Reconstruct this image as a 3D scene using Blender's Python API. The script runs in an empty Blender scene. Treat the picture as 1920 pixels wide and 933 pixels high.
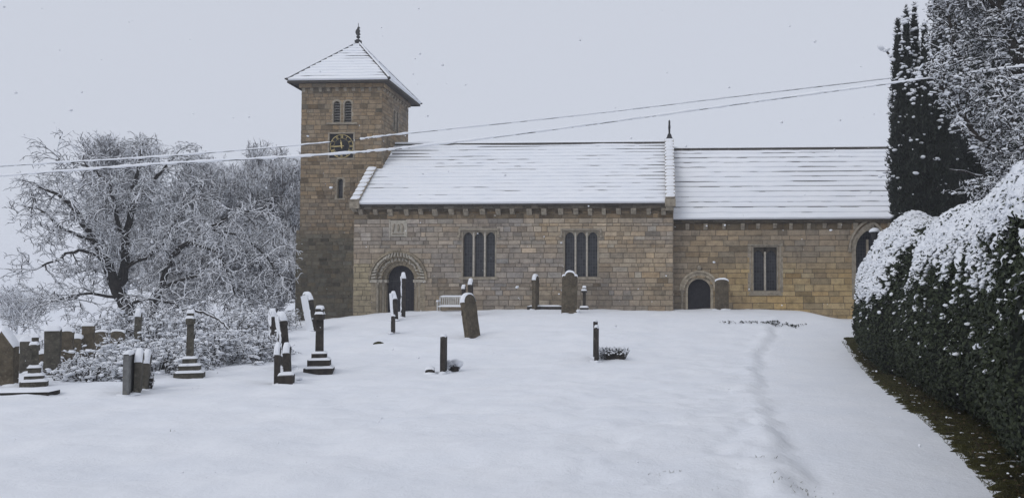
import bpy, math, random
import numpy as np
from mathutils import Vector, Matrix
random.seed(7); RNG = np.random.default_rng(7)
S = bpy.context.scene
C = S.collection
R = math.radians
# ------------------------------------------------------------------ camera
EYE = 1.65
F = 1500.0; YAW = R(2.4); PITCH = R(2.0)
VX, HY = 1240.0, 560.0
CX = VX - F*math.tan(YAW); CY = HY - F*math.tan(PITCH)
cam = bpy.data.cameras.new('camera'); camo = bpy.data.objects.new('camera', cam); C.objects.link(camo)
camo.location = (0, 0, EYE); camo.rotation_euler = (R(90)+PITCH, 0, YAW)
cam.sensor_width = 36; cam.sensor_fit = 'HORIZONTAL'; cam.lens = F/1920*36
cam.shift_x = -(CX-960)/1920; cam.shift_y = (CY-466.5)/1920
cam.clip_end = 3000; cam.clip_start = 0.05
S.camera = camo
# ------------------------------------------------------------------ world, sun, exposure
W = bpy.data.worlds.new('World'); S.world = W; W.use_nodes = True
nt = W.node_tree; nt.nodes.clear()
wo = nt.nodes.new('ShaderNodeOutputWorld'); bg = nt.nodes.new('ShaderNodeBackground')
sky = nt.nodes.new('ShaderNodeTexSky'); sky.sky_type = 'NISHITA'; sky.sun_disc = False
SUN_EL, SUN_ROT = R(40), R(215)
sky.sun_elevation = SUN_EL; sky.sun_rotation = SUN_ROT
mixn = nt.nodes.new('ShaderNodeMix'); mixn.data_type = 'RGBA'; mixn.clamp_factor = False
mixn.inputs[0].default_value = 0.94
cloud = nt.nodes.new('ShaderNodeVectorMath'); cloud.operation = 'SCALE'
cloud.inputs[0].default_value = (0.626, 0.657, 0.736); cloud.inputs['Scale'].default_value = 10.1
nt.links.new(sky.outputs[0], mixn.inputs[6]); nt.links.new(cloud.outputs[0], mixn.inputs[7])
nt.links.new(mixn.outputs[2], bg.inputs[0]); bg.inputs[1].default_value = 0.10
nt.links.new(bg.outputs[0], wo.inputs[0])
sun = bpy.data.lights.new('sun', 'SUN'); sun.energy = 0.7; sun.angle = R(30); sun.color = (1, .97, .93)
suno = bpy.data.objects.new('sun', sun); C.objects.link(suno)
suno.rotation_euler = (R(90)-SUN_EL, 0, R(-35))
S.view_settings.view_transform = 'Standard'; S.view_settings.look = 'None'
S.view_settings.exposure = 0.0; S.view_settings.gamma = 1.0; S.view_settings.use_curve_mapping = False
S.render.engine = 'CYCLES'
S.cycles.volume_bounces = 1; S.cycles.max_bounces = 6
# ------------------------------------------------------------------ projection helpers
_rot = Matrix.Rotation(YAW, 3, 'Z') @ Matrix.Rotation(R(90)+PITCH, 3, 'X')
def ray(px, py): return _rot @ Vector(((px-CX)/F, -(py-CY)/F, -1))
def at(px, py, Y):
    d = ray(px, py); t = Y/d.y
    return Vector((d.x*t, Y, EYE+d.z*t))
# ------------------------------------------------------------------ noise
def vnoise(x, y, seed=0):
    x = np.asarray(x, float); y = np.asarray(y, float)
    xi = np.floor(x).astype(np.int64); yi = np.floor(y).astype(np.int64)
    fx = x-xi; fy = y-yi; fx = fx*fx*(3-2*fx); fy = fy*fy*(3-2*fy)
    def h(a, b):
        n = (a*374761393 + b*668265263 + seed*974634777) & 0x7fffffff
        n = ((n ^ (n >> 13))*1274126177) & 0x7fffffff
        n = n ^ (n >> 16)
        return (n & 0xffff)/65535.0
    return ((h(xi, yi)*(1-fx)+h(xi+1, yi)*fx)*(1-fy)+(h(xi, yi+1)*(1-fx)+h(xi+1, yi+1)*fx)*fy)*2-1
def fbm(x, y, seed=0, o=3):
    a = 0; w = 1; t = 0
    for k in range(o):
        a = a+vnoise(np.asarray(x)*2**k+k*17.3, np.asarray(y)*2**k-k*9.1, seed+k)*w; t += w; w *= .5
    return a/t
def sst(x, a, b):
    t = np.clip((np.asarray(x, float)-a)/(b-a), 0, 1); return t*t*(3-2*t)
# ------------------------------------------------------------------ ground shape
GY = [-60, 0, 10, 16, 20, 24, 28, 32, 36, 40, 60, 120, 700]
GZ = [-1.8, -1.65, -1.75, -1.84, -1.88, -1.70, -1.25, -.80, -.60, -.56, -.9, -3.2, -9.0]
from numpy import interp
def path_edge(y): return interp(y, [-20, 6.7, 9, 11.3, 15.2, 21.4, 25.7, 28.7, 34, 60], [1.1, 1.3, 1.45, 1.6, 1.87, 2.57, 3.3, 4.0, 5.2, 6])
def ground(x, y):
    x = np.asarray(x, float); y = np.asarray(y, float)
    z = 0
    for k, w in ((-1.4, .2), (-.7, .2), (0, .2), (.7, .2), (1.4, .2)): z = z+w*interp(y+k, GY, GZ)
    far = sst(y, 24, 34)
    z = z-.50*sst(-x, 11.5, 18.5)*far - 2.2*sst(-x, 19, 45)*sst(y, 20, 45)
    z = z-.36*sst(x, 6.3, 8.6)*far
    pe = path_edge(y)+.10*vnoise(y/.8, 0*y+1, 19)+.06*vnoise(y/.25, 0*y+5, 20); on = sst(x, pe-.15, pe+.15+.25*vnoise(y/1.3, 0*y+7, 28)**2)
    lat = sst(y, 4, 8)*(1-sst(y, 30, 36))
    z = z-.065*on*lat + .045*np.exp(-((x-pe+.28)/.2)**2)*lat-.04*np.exp(-((x-pe-.05)/.16)**2)*lat*(.7+.5*vnoise(y/.5, 0*y, 31))
    z = z-.045*sst(vnoise(x/.16+3, y/.34, 55), .25, .6)*np.exp(-((x-pe+.35)/.45)**2)*lat*sst(16-y, 0, 6)
    z = z-.03*sst(vnoise(x/.25, y/.4, 56), .45, .7)*(1-on)*sst(18-y, 0, 8)*sst(x, -4, 0)
    rough = (1-on*.75)
    z = z+.14*np.exp(-((x+4.5)/4.5)**2)*far+.06*np.exp(-((x-3.5)/2.5)**2)*far
    z = z+.075*fbm(x/.7, y/.7, 3)*rough*(1-.3*far) + .055*np.abs(fbm(x/.24, y/.27, 9))*rough*(1-sst(y, 14, 26))*(.5+.5*np.exp(-((x-pe)/2.2)**2))
    z = z+.07*fbm(x/5., y/5., 5)
    for mx, my, lx, ly, h in ((-7.4, 20.9, .75, .16, .07), (-8.0, 27.0, .8, .25, .08), (-3.4, 21.8, .9, .3, .07), (-10.4, 23.5, .9, .3, .07),
                              (-3.2, 27.2, .9, .35, .09), (-6.2, 25.5, .9, .3, .07), (-1.0, 24.0, .9, .3, .05), (-12.2, 18.5, .9, .3, .07)):
        z = z+h*np.exp(-((x-mx)/lx)**4-((y-my)/ly)**2)
    return z+EYE
def gpt(px, py, lo=5.0, hi=44.0):
    """point where the sight line through (px,py) meets the ground"""
    ys = np.linspace(lo, hi, 1600); d = ray(px, py)
    t = ys/d.y; x = d.x*t; z = EYE+d.z*t; g = ground(x, ys)
    i = np.argmax(z < g)
    if not (z < g).any() or ys[i] > 36.4: i = np.argmin(np.abs(ys-36.4))
    return Vector((x[i], ys[i], float(g[i])))
def gz(x, y): return float(ground(x, y))
# ------------------------------------------------------------------ materials
def new_mat(name):
    m = bpy.data.materials.new(name); m.use_nodes = True
    n = m.node_tree; b = n.nodes['Principled BSDF']; return m, n, b
def node(n, t, **kw):
    a = n.nodes.new(t)
    for k, v in kw.items(): setattr(a, k, v)
    return a
def ramp(n, src, stops):
    r = node(n, 'ShaderNodeValToRGB'); e = r.color_ramp.elements
    while len(e) < len(stops): e.new(.5)
    for el, (p, c) in zip(e, stops): el.position = p; el.color = (*c, 1) if len(c) == 3 else c
    n.links.new(src, r.inputs[0]); return r
def noise_node(n, scale, detail=4, rough=.6, coords='Object', vec=None):
    t = node(n, 'ShaderNodeTexNoise'); t.inputs['Scale'].default_value = scale
    t.inputs['Detail'].default_value = detail; t.inputs['Roughness'].default_value = rough
    if vec is None:
        tc = node(n, 'ShaderNodeTexCoord'); vec = tc.outputs[coords]
    n.links.new(vec, t.inputs['Vector']); return t
def mat_simple(name, c1, c2, scale=6, rough=.9, bump=.3, bscale=None, spec=.2, dist=.02):
    m, n, b = new_mat(name)
    t = noise_node(n, scale, 6, .65)
    r = ramp(n, t.outputs[0], [(.32, c1), (.68, c2)])
    n.links.new(r.outputs[0], b.inputs['Base Color']); b.inputs['Roughness'].default_value = rough
    b.inputs['Specular IOR Level'].default_value = spec
    if bump:
        t2 = noise_node(n, bscale or scale*5, 6, .7); bp = node(n, 'ShaderNodeBump')
        bp.inputs['Strength'].default_value = bump; bp.inputs['Distance'].default_value = dist
        n.links.new(t2.outputs[0], bp.inputs['Height']); n.links.new(bp.outputs[0], b.inputs['Normal'])
    return m
M = {}
def snow_mat(name, bump, scale, dist=.01):
    m = mat_simple(name, (.80, .825, .87), (.86, .875, .905), .7, .85, bump, scale, .15, dist)
    return m
M['ground_snow'] = snow_mat('snow_ground', .8, 9, .03)
M['snow'] = snow_mat('snow_soft', .4, 14, .02)
def masonry_mat(name):
    m, n, b = new_mat(name)
    a = node(n, 'ShaderNodeAttribute', attribute_name='col')
    t = noise_node(n, 3.5, 7, .7); r = ramp(n, t.outputs[0], [(.3, (.55, .54, .53)), (.5, (1.06, 1.05, 1.03)), (.72, (1.42, 1.38, 1.30))])
    mx = node(n, 'ShaderNodeMix', data_type='RGBA', blend_type='MULTIPLY'); mx.inputs[0].default_value = .75
    n.links.new(a.outputs['Color'], mx.inputs[6]); n.links.new(r.outputs[0], mx.inputs[7])
    t3 = noise_node(n, 22, 6, .75); r3 = ramp(n, t3.outputs[0], [(.34, (.6, .6, .6)), (.6, (1.08, 1.08, 1.08))])
    mx2 = node(n, 'ShaderNodeMix', data_type='RGBA', blend_type='MULTIPLY'); mx2.inputs[0].default_value = .6
    n.links.new(mx.outputs[2], mx2.inputs[6]); n.links.new(r3.outputs[0], mx2.inputs[7])
    n.links.new(mx2.outputs[2], b.inputs['Base Color'])
    b.inputs['Roughness'].default_value = .92; b.inputs['Specular IOR Level'].default_value = .15
    bp = node(n, 'ShaderNodeBump'); bp.inputs['Strength'].default_value = .6; bp.inputs['Distance'].default_value = .02
    n.links.new(t3.outputs[0], bp.inputs['Height']); n.links.new(bp.outputs[0], b.inputs['Normal'])
    return m
M['masonry'] = masonry_mat('masonry')
M['trim'] = mat_simple('dressed_stone', (.19, .165, .13), (.38, .335, .265), 5, .9, .5, 30)
M['trimpale'] = mat_simple('pale_carved_stone', (.30, .275, .23), (.52, .48, .41), 8, .9, .7, 25)
M['trimdark'] = mat_simple('shaded_dressed_stone', (.05, .043, .035), (.11, .095, .075), 6, .9, .5, 30)  # darker copy of trim: recess shade painted into the square window's tracery heads
M['slate'] = mat_simple('stone_slate', (.035, .032, .03), (.09, .08, .07), 4, .8, .5, 20)
M['iron'] = mat_simple('black_iron', (.012, .012, .013), (.03, .03, .032), 8, .5, .2, 30, .4)
M['gold'] = mat_simple('gilding', (.40, .31, .12), (.58, .47, .22), 20, .45, .1, 40, .5)
M['clockblack'] = mat_simple('clock_dial_black', (.006, .006, .009), (.016, .016, .02), 8, .5, 0)
M['glass'] = mat_simple('dark_leaded_glass', (.006, .007, .009), (.022, .023, .028), 5, .22, .25, 30, .35, .01)
def leaded(m):
    n = m.node_tree; b = n.nodes['Principled BSDF']; tc = node(n, 'ShaderNodeTexCoord'); mp = node(n, 'ShaderNodeMapping'); mp.inputs['Rotation'].default_value = (R(90), 0, 0)
    br = node(n, 'ShaderNodeTexBrick'); br.inputs['Scale'].default_value = 1; br.inputs['Brick Width'].default_value = .12; br.inputs['Row Height'].default_value = .16; br.inputs['Mortar Size'].default_value = .010
    br.inputs['Color1'].default_value = (.010, .011, .014, 1); br.inputs['Color2'].default_value = (.035, .037, .045, 1); br.inputs['Mortar'].default_value = (.06, .06, .065, 1); br.offset = 0
    n.links.new(tc.outputs['Object'], mp.inputs[0]); n.links.new(mp.outputs[0], br.inputs[0]); n.links.new(br.outputs[0], b.inputs['Base Color'])
leaded(M['glass'])
M['door'] = mat_simple('dark_door_wood', (.010, .010, .014), (.03, .028, .032), 9, .7, .3, 40)
M['louvre'] = mat_simple('slate_louvre', (.10, .095, .09), (.2, .19, .175), 8, .8, .3, 30)
M['grave_dark'] = mat_simple('dark_gravestone', (.018, .016, .015), (.065, .055, .045), 7, .9, .6, 28)
M['grave_brown'] = mat_simple('brown_gravestone', (.05, .04, .028), (.14, .115, .08), 6, .92, .7, 26)
M['grave_moss'] = mat_simple('mossy_gravestone', (.036, .033, .027), (.115, .104, .082), 7, .95, .7, 24)
M['grave_grey'] = mat_simple('grey_gravestone', (.10, .10, .10), (.22, .22, .215), 7, .9, .5, 24)
M['wood'] = mat_simple('weathered_bench_wood', (.42, .41, .39), (.62, .61, .58), 12, .85, .4, 40)
M['earth'] = mat_simple('mossy_earth', (.018, .016, .008), (.065, .062, .018), 5, .97, .9, 22, .1, .04)
def lichen(m, c):
    n = m.node_tree; b = n.nodes['Principled BSDF']; src = b.inputs['Base Color'].links[0].from_socket
    t = noise_node(n, 11, 5, .75); r = ramp(n, t.outputs[0], [(.56, (0, 0, 0)), (.66, (1, 1, 1))]); mx = node(n, 'ShaderNodeMix', data_type='RGBA'); mx.inputs[7].default_value = (*c, 1)
    ml = node(n, 'ShaderNodeMath', operation='MULTIPLY'); ml.inputs[1].default_value = .6; n.links.new(r.outputs[0], ml.inputs[0])
    n.links.new(ml.outputs[0], mx.inputs[0]); n.links.new(src, mx.inputs[6]); n.links.new(mx.outputs[2], b.inputs['Base Color'])
for k_ in ('grave_dark', 'grave_brown', 'grave_moss', 'grave_grey'): lichen(M[k_], (.20, .19, .15) if k_ != 'grave_dark' else (.065, .06, .05))
def leaf_mat(name, c1, c2, sc=3):
    m, n, b = new_mat(name); t = noise_node(n, sc, 4, .6)
    g = node(n, 'ShaderNodeNewGeometry'); ad = node(n, 'ShaderNodeMath', operation='ADD')
    ml = node(n, 'ShaderNodeMath', operation='MULTIPLY'); ml.inputs[1].default_value = .5
    n.links.new(g.outputs['Random Per Island'], ml.inputs[0]); n.links.new(ml.outputs[0], ad.inputs[0])
    m3 = node(n, 'ShaderNodeMath', operation='MULTIPLY'); m3.inputs[1].default_value = .6
    n.links.new(t.outputs[0], m3.inputs[0]); n.links.new(m3.outputs[0], ad.inputs[1])
    r = ramp(n, ad.outputs[0], [(.25, c1), (.75, c2)]); n.links.new(r.outputs[0], b.inputs['Base Color'])
    b.inputs['Roughness'].default_value = .7; b.inputs['Specular IOR Level'].default_value = .25
    return m
M['hedge_leaf'] = leaf_mat('hedge_leaf', (.010, .016, .010), (.050, .062, .032))
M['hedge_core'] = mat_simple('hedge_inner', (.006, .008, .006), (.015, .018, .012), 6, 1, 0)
M['yew_leaf'] = leaf_mat('yew_leaf', (.006, .008, .007), (.026, .032, .022))
M['dry_leaf'] = leaf_mat('dry_leaf', (.022, .016, .009), (.09, .06, .028))
M['grass'] = leaf_mat('grass_blade', (.035, .04, .012), (.13, .12, .05))
def twig_mat(name, bark1, bark2, lo, hi, sc=2.0):
    """bark with snow resting on whatever faces upwards"""
    m, n, b = new_mat(name)
    g = node(n, 'ShaderNodeNewGeometry'); sx = node(n, 'ShaderNodeSeparateXYZ'); n.links.new(g.outputs['True Normal'], sx.inputs[0])
    t = noise_node(n, sc, 4, .7)
    sc_ = node(n, 'ShaderNodeMapRange'); sc_.inputs[3].default_value = lo; sc_.inputs[4].default_value = hi
    sc_.inputs[1].default_value = .3; sc_.inputs[2].default_value = .7
    n.links.new(t.outputs[0], sc_.inputs[0])
    gt = node(n, 'ShaderNodeMath', operation='GREATER_THAN'); n.links.new(sx.outputs[2], gt.inputs[0]); n.links.new(sc_.outputs[0], gt.inputs[1])
    t2 = noise_node(n, 5, 3, .6); r = ramp(n, t2.outputs[0], [(.3, bark1), (.7, bark2)])
    mx = node(n, 'ShaderNodeMix', data_type='RGBA'); mx.inputs[7].default_value = (.83, .85, .89, 1)
    n.links.new(gt.outputs[0], mx.inputs[0]); n.links.new(r.outputs[0], mx.inputs[6])
    n.links.new(mx.outputs[2], b.inputs['Base Color']); b.inputs['Roughness'].default_value = .9; b.inputs['Specular IOR Level'].default_value = .1
    return m
M['bark'] = twig_mat('bark_snowy', (.010, .008, .007), (.035, .03, .025), .45, 1.0, 3)
M['twig'] = twig_mat('twig_frosted', (.022, .019, .018), (.07, .062, .058), -.75, .35, 1.0)
M['twig_pale'] = twig_mat('twig_frosted_pale', (.11, .107, .11), (.22, .215, .22), -.85, .2, 1.0)
M['brush'] = twig_mat('brushwood_snowy', (.02, .017, .014), (.055, .047, .04), -.10, .7, 2.2)
M['limb'] = twig_mat('limb_snowy', (.02, .017, .015), (.06, .052, .045), .1, .75, 2)
# ------------------------------------------------------------------ mesh builder
class MB:
    def __init__(s): s.v = []; s.f = []; s.c = []; s.col = (1, 1, 1)
    def add(s, vs, fs, col=None):
        o = len(s.v); s.v += [tuple(v) for v in vs]; s.f += [tuple(i+o for i in f) for f in fs]
        s.c += [col or s.col]*len(vs); return s
    def box(s, c, d, rot=None, col=None):
        x, y, z = d[0]/2, d[1]/2, d[2]/2
        vs = [Vector((a*x, b*y, e*z)) for e in (-1, 1) for a, b in ((-1, -1), (1, -1), (1, 1), (-1, 1))]
        if rot is not None: vs = [rot @ v for v in vs]
        c = Vector(c)
        return s.add([v+c for v in vs], [(3, 2, 1, 0), (4, 5, 6, 7), (0, 1, 5, 4), (1, 2, 6, 5), (2, 3, 7, 6), (3, 0, 4, 7)], col)
    def bbox(s, x0, x1, y0, y1, z0, z1, col=None): return s.box(((x0+x1)/2, (y0+y1)/2, (z0+z1)/2), (x1-x0, y1-y0, z1-z0), None, col)
    def prism(s, poly, fn, a, b, col=None):
        """poly: 2D points (u,w); fn(u,w,d) -> 3D; extruded from depth a to b"""
        n = len(poly); vs = [fn(u, w, a) for u, w in poly]+[fn(u, w, b) for u, w in poly]
        fs = [tuple(range(n)), tuple(reversed(range(n, 2*n)))]+[(i, i+n, (i+1) % n+n, (i+1) % n) for i in range(n)]
        return s.add(vs, fs, col)
    def tube(s, pts, rad, n=8, cap=True, col=None):
        pts = [Vector(p) for p in pts]
        if not hasattr(rad, '__len__'): rad = [rad]*len(pts)
        vs = []; up = Vector((0, 0, 1)); prev = None
        for i, p in enumerate(pts):
            t = (pts[min(i+1, len(pts)-1)]-pts[max(i-1, 0)]).normalized()
            a = prev if prev is not None else (up if abs(t.z) < .9 else Vector((1, 0, 0)))
            u = (a-t*a.dot(t)).normalized(); w = t.cross(u); prev = u
            for k in range(n):
                th = 2*math.pi*k/n; vs.append(p+(u*math.cos(th)+w*math.sin(th))*rad[i])
        fs = []
        for i in range(len(pts)-1):
            for k in range(n): fs.append((i*n+k, i*n+(k+1) % n, (i+1)*n+(k+1) % n, (i+1)*n+k))
        if cap: fs += [tuple(reversed(range(n))), tuple(range((len(pts)-1)*n, len(pts)*n))]
        return s.add(vs, fs, col)
    def lathe(s, prof, c, n=16, col=None):
        vs = []; c = Vector(c)
        for r, z in prof:
            for k in range(n): vs.append(c+Vector((r*math.cos(2*math.pi*k/n), r*math.sin(2*math.pi*k/n), z)))
        fs = [(i*n+k, i*n+(k+1) % n, (i+1)*n+(k+1) % n, (i+1)*n+k) for i in range(len(prof)-1) for k in range(n)]
        fs += [tuple(reversed(range(n))), tuple(range((len(prof)-1)*n, len(prof)*n))]
        return s.add(vs, fs, col)
    def build(s, name, mat, parent=None, smooth=False, bevel=0, loc=None):
        me = bpy.data.meshes.new(name); me.from_pydata(s.v, [], s.f); me.update()
        ca = me.color_attributes.new('col', 'FLOAT_COLOR', 'POINT')
        arr = np.ones((len(s.v), 4), np.float32); arr[:, :3] = np.array(s.c, np.float32).reshape(-1, 3)
        ca.data.foreach_set('color', arr.ravel())
        me.materials.append(mat)
        if smooth: me.polygons.foreach_set('use_smooth', [True]*len(me.polygons))
        o = bpy.data.objects.new(name, me); C.objects.link(o)
        if parent: o.parent = parent
        if bevel:
            b = o.modifiers.new('bevel', 'BEVEL'); b.width = bevel; b.segments = 2; b.limit_method = 'ANGLE'
        return o
def raw(name, v, f, mat, parent=None, smooth=False):
    me = bpy.data.meshes.new(name); v = np.asarray(v, np.float32); f = np.asarray(f, np.int32)
    k = f.shape[1]
    me.vertices.add(len(v)); me.vertices.foreach_set('co', v.ravel())
    me.loops.add(f.size); me.loops.foreach_set('vertex_index', f.ravel())
    me.polygons.add(len(f)); me.polygons.foreach_set('loop_start', np.arange(0, f.size, k, dtype=np.int32))
    me.polygons.foreach_set('loop_total', np.full(len(f), k, np.int32))
    if smooth: me.polygons.foreach_set('use_smooth', np.ones(len(f), bool))
    me.update(calc_edges=True); me.validate(); me.materials.append(mat)
    o = bpy.data.objects.new(name, me); C.objects.link(o)
    if parent: o.parent = parent
    return o
def scatter(tv, tf, pos, mats):
    """copies of one small template placed with 3x3 matrices -> joined vertex and face arrays"""
    tv = np.asarray(tv); tf = np.asarray(tf); n = len(pos)
    v = np.einsum('nij,kj->nki', mats, tv)+pos[:, None, :]
    f = tf[None]+(np.arange(n)*len(tv))[:, None, None]
    return v.reshape(-1, 3), f.reshape(-1, tf.shape[1])
def thing(name, label, cat, loc=(0, 0, 0), group=None):
    o = bpy.data.objects.new(name, None); C.objects.link(o); o.location = loc; o.empty_display_size = .2
    return tag(o, label, cat, group)
def tag(o, label=None, cat=None, group=None, kind=None):
    if label: o['label'] = label
    if cat: o['category'] = cat
    if group: o['group'] = group
    if kind: o['kind'] = kind
    return o
def unit(v): return v/np.maximum(np.linalg.norm(v, axis=-1, keepdims=True), 1e-9)
def frames(n_, rng=RNG):
    """random frames whose third axis follows the given directions"""
    n_ = unit(n_); a = unit(np.cross(n_, unit(rng.normal(size=n_.shape)))); b = np.cross(n_, a)
    return np.stack([a, b, n_], axis=2)
# template lump (subdivided octahedron)
def lump():
    v = [(1, 0, 0), (0, 1, 0), (-1, 0, 0), (0, -1, 0), (0, 0, 1), (0, 0, -1)]
    f = [(0, 1, 4), (1, 2, 4), (2, 3, 4), (3, 0, 4), (1, 0, 5), (2, 1, 5), (3, 2, 5), (0, 3, 5)]
    v = [Vector(a) for a in v]; mid = {}; nf = []
    def m(a, b):
        k = (min(a, b), max(a, b))
        if k not in mid: v.append(((v[a]+v[b])/2).normalized()); mid[k] = len(v)-1
        return mid[k]
    for a, b, c in f:
        x, y, z = m(a, b), m(b, c), m(c, a); nf += [(a, x, z), (x, b, y), (z, y, c), (x, y, z)]
    return np.array([tuple(a) for a in v]), np.array(nf)
LV, LF = lump()
# ================================================================== GROUND
def grid_axis(parts):
    out = []
    for a, b, st in parts: out += list(np.arange(a, b, st))
    return np.array(out+[parts[-1][1]])
gx = grid_axis([(-700, -80, 40), (-80, -30, 2.5), (-30, -12, .2), (-12, 8, .09), (8, 14, .4), (14, 80, 4), (80, 700, 40)])
gy = grid_axis([(-60, 0, 5), (0, 4, .4), (4, 16, .08), (16, 30, .12), (30, 46, .25), (46, 90, 3), (90, 700, 25)])
XX, YY = np.meshgrid(gx, gy); ZZ = ground(XX, YY)
nv = len(gx); ii, jj = np.meshgrid(np.arange(len(gx)-1), np.arange(len(gy)-1)); a = (jj*nv+ii).ravel()
g = raw('snow_ground', np.stack([XX.ravel(), YY.ravel(), ZZ.ravel()], 1), np.stack([a, a+1, a+1+nv, a+nv], 1), M['ground_snow'], None, True)
tag(g, kind='structure')
# ================================================================== CHURCH
YN, YR, YC, YT = 37.5, 41.5, 38.25, 39.5       # nave wall, ridge, chancel wall, tower wall depths
church = thing('church', 'old honey stone church with clock tower, snowy slate roofs and round arched doorway', 'church', (-7, YN, gz(-7, YN)))
OX = Vector(church.location)
def cb(mb, name, mat, parent=None, **k):
    """link a part of the church; geometry is given in world coordinates"""
    o = mb.build(name, mat, parent or church, **k)
    if parent is None or parent == church: o.location = -OX
    return o
def pal(base, var, rnd, warm=0):
    k = max(.6, min(1.5, 1+rnd.gauss(0, var))); w = rnd.gauss(0, .03)+warm
    r, g_, b = base; return (max(.02, r*k*(1+w)), max(.02, g_*k), max(.02, b*k*(1-w*1.3)))
def masonry(mb, fn, U0, U1, Z0, Z1, holes, colf, seed, ch=(.14, .31), bw=(.22, .8), relief=.022):
    """irregular coursed blocks, fn(u,z,d)->3D with d pointing out of the wall"""
    rnd = random.Random(seed); z = Z0
    def cuts(za, zb):
        segs = [(U0, U1)]
        for h in holes:
            r = h(za, zb)
            if not r: continue
            a, b = r; ns = []
            for s0, s1 in segs:
                if b <= s0 or a >= s1: ns.append((s0, s1)); continue
                if a > s0: ns.append((s0, a))
                if b < s1: ns.append((b, s1))
            segs = ns
        return segs
    zz = Z0
    while zz < Z1-1e-6:                        # mortar backing in fine strips
        z2 = min(zz+.05, Z1)
        for a, b in cuts(zz, z2):
            mb.add([fn(a, zz, 0), fn(b, zz, 0), fn(b, z2, 0), fn(a, z2, 0)], [(0, 1, 2, 3)], (.15, .128, .10))
        zz = z2
    while z < Z1-.02:
        h = rnd.uniform(*ch)
        if Z1-(z+h) < .1: h = Z1-z
        z2 = min(z+h, Z1); g = .009
        for a, b in cuts(z, z2):
            u = a+rnd.uniform(-.2, 0)
            while u < b:
                w = rnd.uniform(*bw)*(h/.24)**.5; ua, ub = max(u, a), min(u+w, b); u += w
                if b-u < .1: ub = b; u = b
                if ub-ua < .03: continue
                d = relief*rnd.uniform(.5, 1.15); col = colf((ua+ub)/2, (z+z2)/2, rnd)
                j = [rnd.uniform(-.008, .009) for _ in range(4)]; e = .010
                za, zb = z+g, z2-g; A, B = ua+g, ub-g
                vs = [fn(A, za, -.002), fn(B, za, -.002), fn(B, zb, -.002), fn(A, zb, -.002),
                      fn(A+e+j[0], za+e, d), fn(B-e+j[1], za+e, d), fn(B-e+j[2], zb-e, d), fn(A+e+j[3], zb-e, d)]
                mb.add(vs, [(4, 5, 6, 7), (0, 1, 5, 4), (1, 2, 6, 5), (2, 3, 7, 6), (3, 0, 4, 7)], col)
        z = z2
def rect_hole(a, b, z0, z1): return lambda za, zb: (a, b) if (za+zb)/2 > z0 and (za+zb)/2 < z1 else None
def arch_hole(c, r, zs, z0=-9, pointed=0):
    def h(za, zb):
        z = (za+zb)/2
        if z < z0: return None
        if z <= zs: return (c-r, c+r)
        if pointed:
            R2 = r*(1+pointed); q = R2*R2-(z-zs)**2
            if q <= 0: return None
            w = math.sqrt(q)-(R2-r)
        else:
            q = r*r-(z-zs)**2
            if q <= 0: return None
            w = math.sqrt(q)
        return (c-w, c+w) if w > 0 else None
    return h
def south(Y): return lambda u, z, d: Vector((u, Y-d, z))
def arch_curve(c, r, zs, n=14, pointed=0):
    pts = []
    if not pointed:
        for i in range(n+1):
            t = math.pi*i/n; pts.append((c-r*math.cos(t), zs+r*math.sin(t)))
    else:
        R2 = r*(1+pointed); tm = math.acos((R2-r)/R2)
        for i in range(n+1):
            t = tm*i/n; pts.append((c+(R2-r)-R2*math.cos(t), zs+R2*math.sin(t)))
        pts += [(2*c-x, z) for x, z in reversed(pts[:-1])]
    return pts
def arch_band(mb, fn, c, r0, r1, zs, d0, d1, n=16, pointed=0, gap=.0, colf=None, rnd=random.Random(5)):
    a, b = arch_curve(c, r0, zs, n, pointed), arch_curve(c, r1, zs, n, pointed)
    for i in range(len(a)-1):
        def mixp(p, q, t): return (p[0]*(1-t)+q[0]*t, p[1]*(1-t)+q[1]*t)
        A0, A1 = mixp(a[i], a[i+1], gap), mixp(a[i], a[i+1], 1-gap); B0, B1 = mixp(b[i], b[i+1], gap), mixp(b[i], b[i+1], 1-gap)
        mb.prism([A0, A1, B1, B0], fn, d0, d1+(rnd.uniform(-.006, .006) if gap else 0), colf(rnd) if colf else None)
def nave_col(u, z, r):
    if z > ZNE-.62: return pal((.15, .115, .075), .35, r)  # shadow under the eaves course, put into the blocks between corbels
    n = float(fbm(u/2.5, z/1.6, 31)); base = (.335+.045*n, .282+.025*n, .222-.010*n)
    c = pal(base, .095, r, .02*n)
    if r.random() < .05: c = tuple(k*.68 for k in c)
    st = sst(float(fbm(u/1.3, z/2.2, 88)), .1, .5)*.28; c = tuple(k*(1-st) for k in c)
    if r.random() < .06: c = (c[0]*1.3, c[1]*1.3, c[2]*1.3)
    if u < -12.9 and z < 3.3: c = (lambda q: (.35*q, .30*q, .205*q))(r.uniform(.8, 1.05))
    if z < 1.9: t = .30; c = tuple(k*(1-t)+g*t for k, g in zip(c, (.21, .18, .14)))
    return c
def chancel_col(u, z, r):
    if z > ZCE-.5: return pal((.13, .10, .065), .3, r)  # eaves shadow painted into the top chancel blocks too
    n = float(fbm(u/2.2, z/1.3, 47)); y = sst(u, 1.5, 5)*sst(3.9-z, -.2, 1.2)
    base = (.30+.13*y+.03*n, .245+.075*y+.01*n, .18-.01*y-.02*n); c = pal(base, .085, r, .03*n)
    if r.random() < .05: c = tuple(k*.62 for k in c)
    g_ = sst(float(fbm(u/1.5, z/1.2, 99)), .05, .45)*.6; c = tuple(k*(1-g_)+q*g_ for k, q in zip(c, (.23, .195, .15)))
    return c
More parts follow.
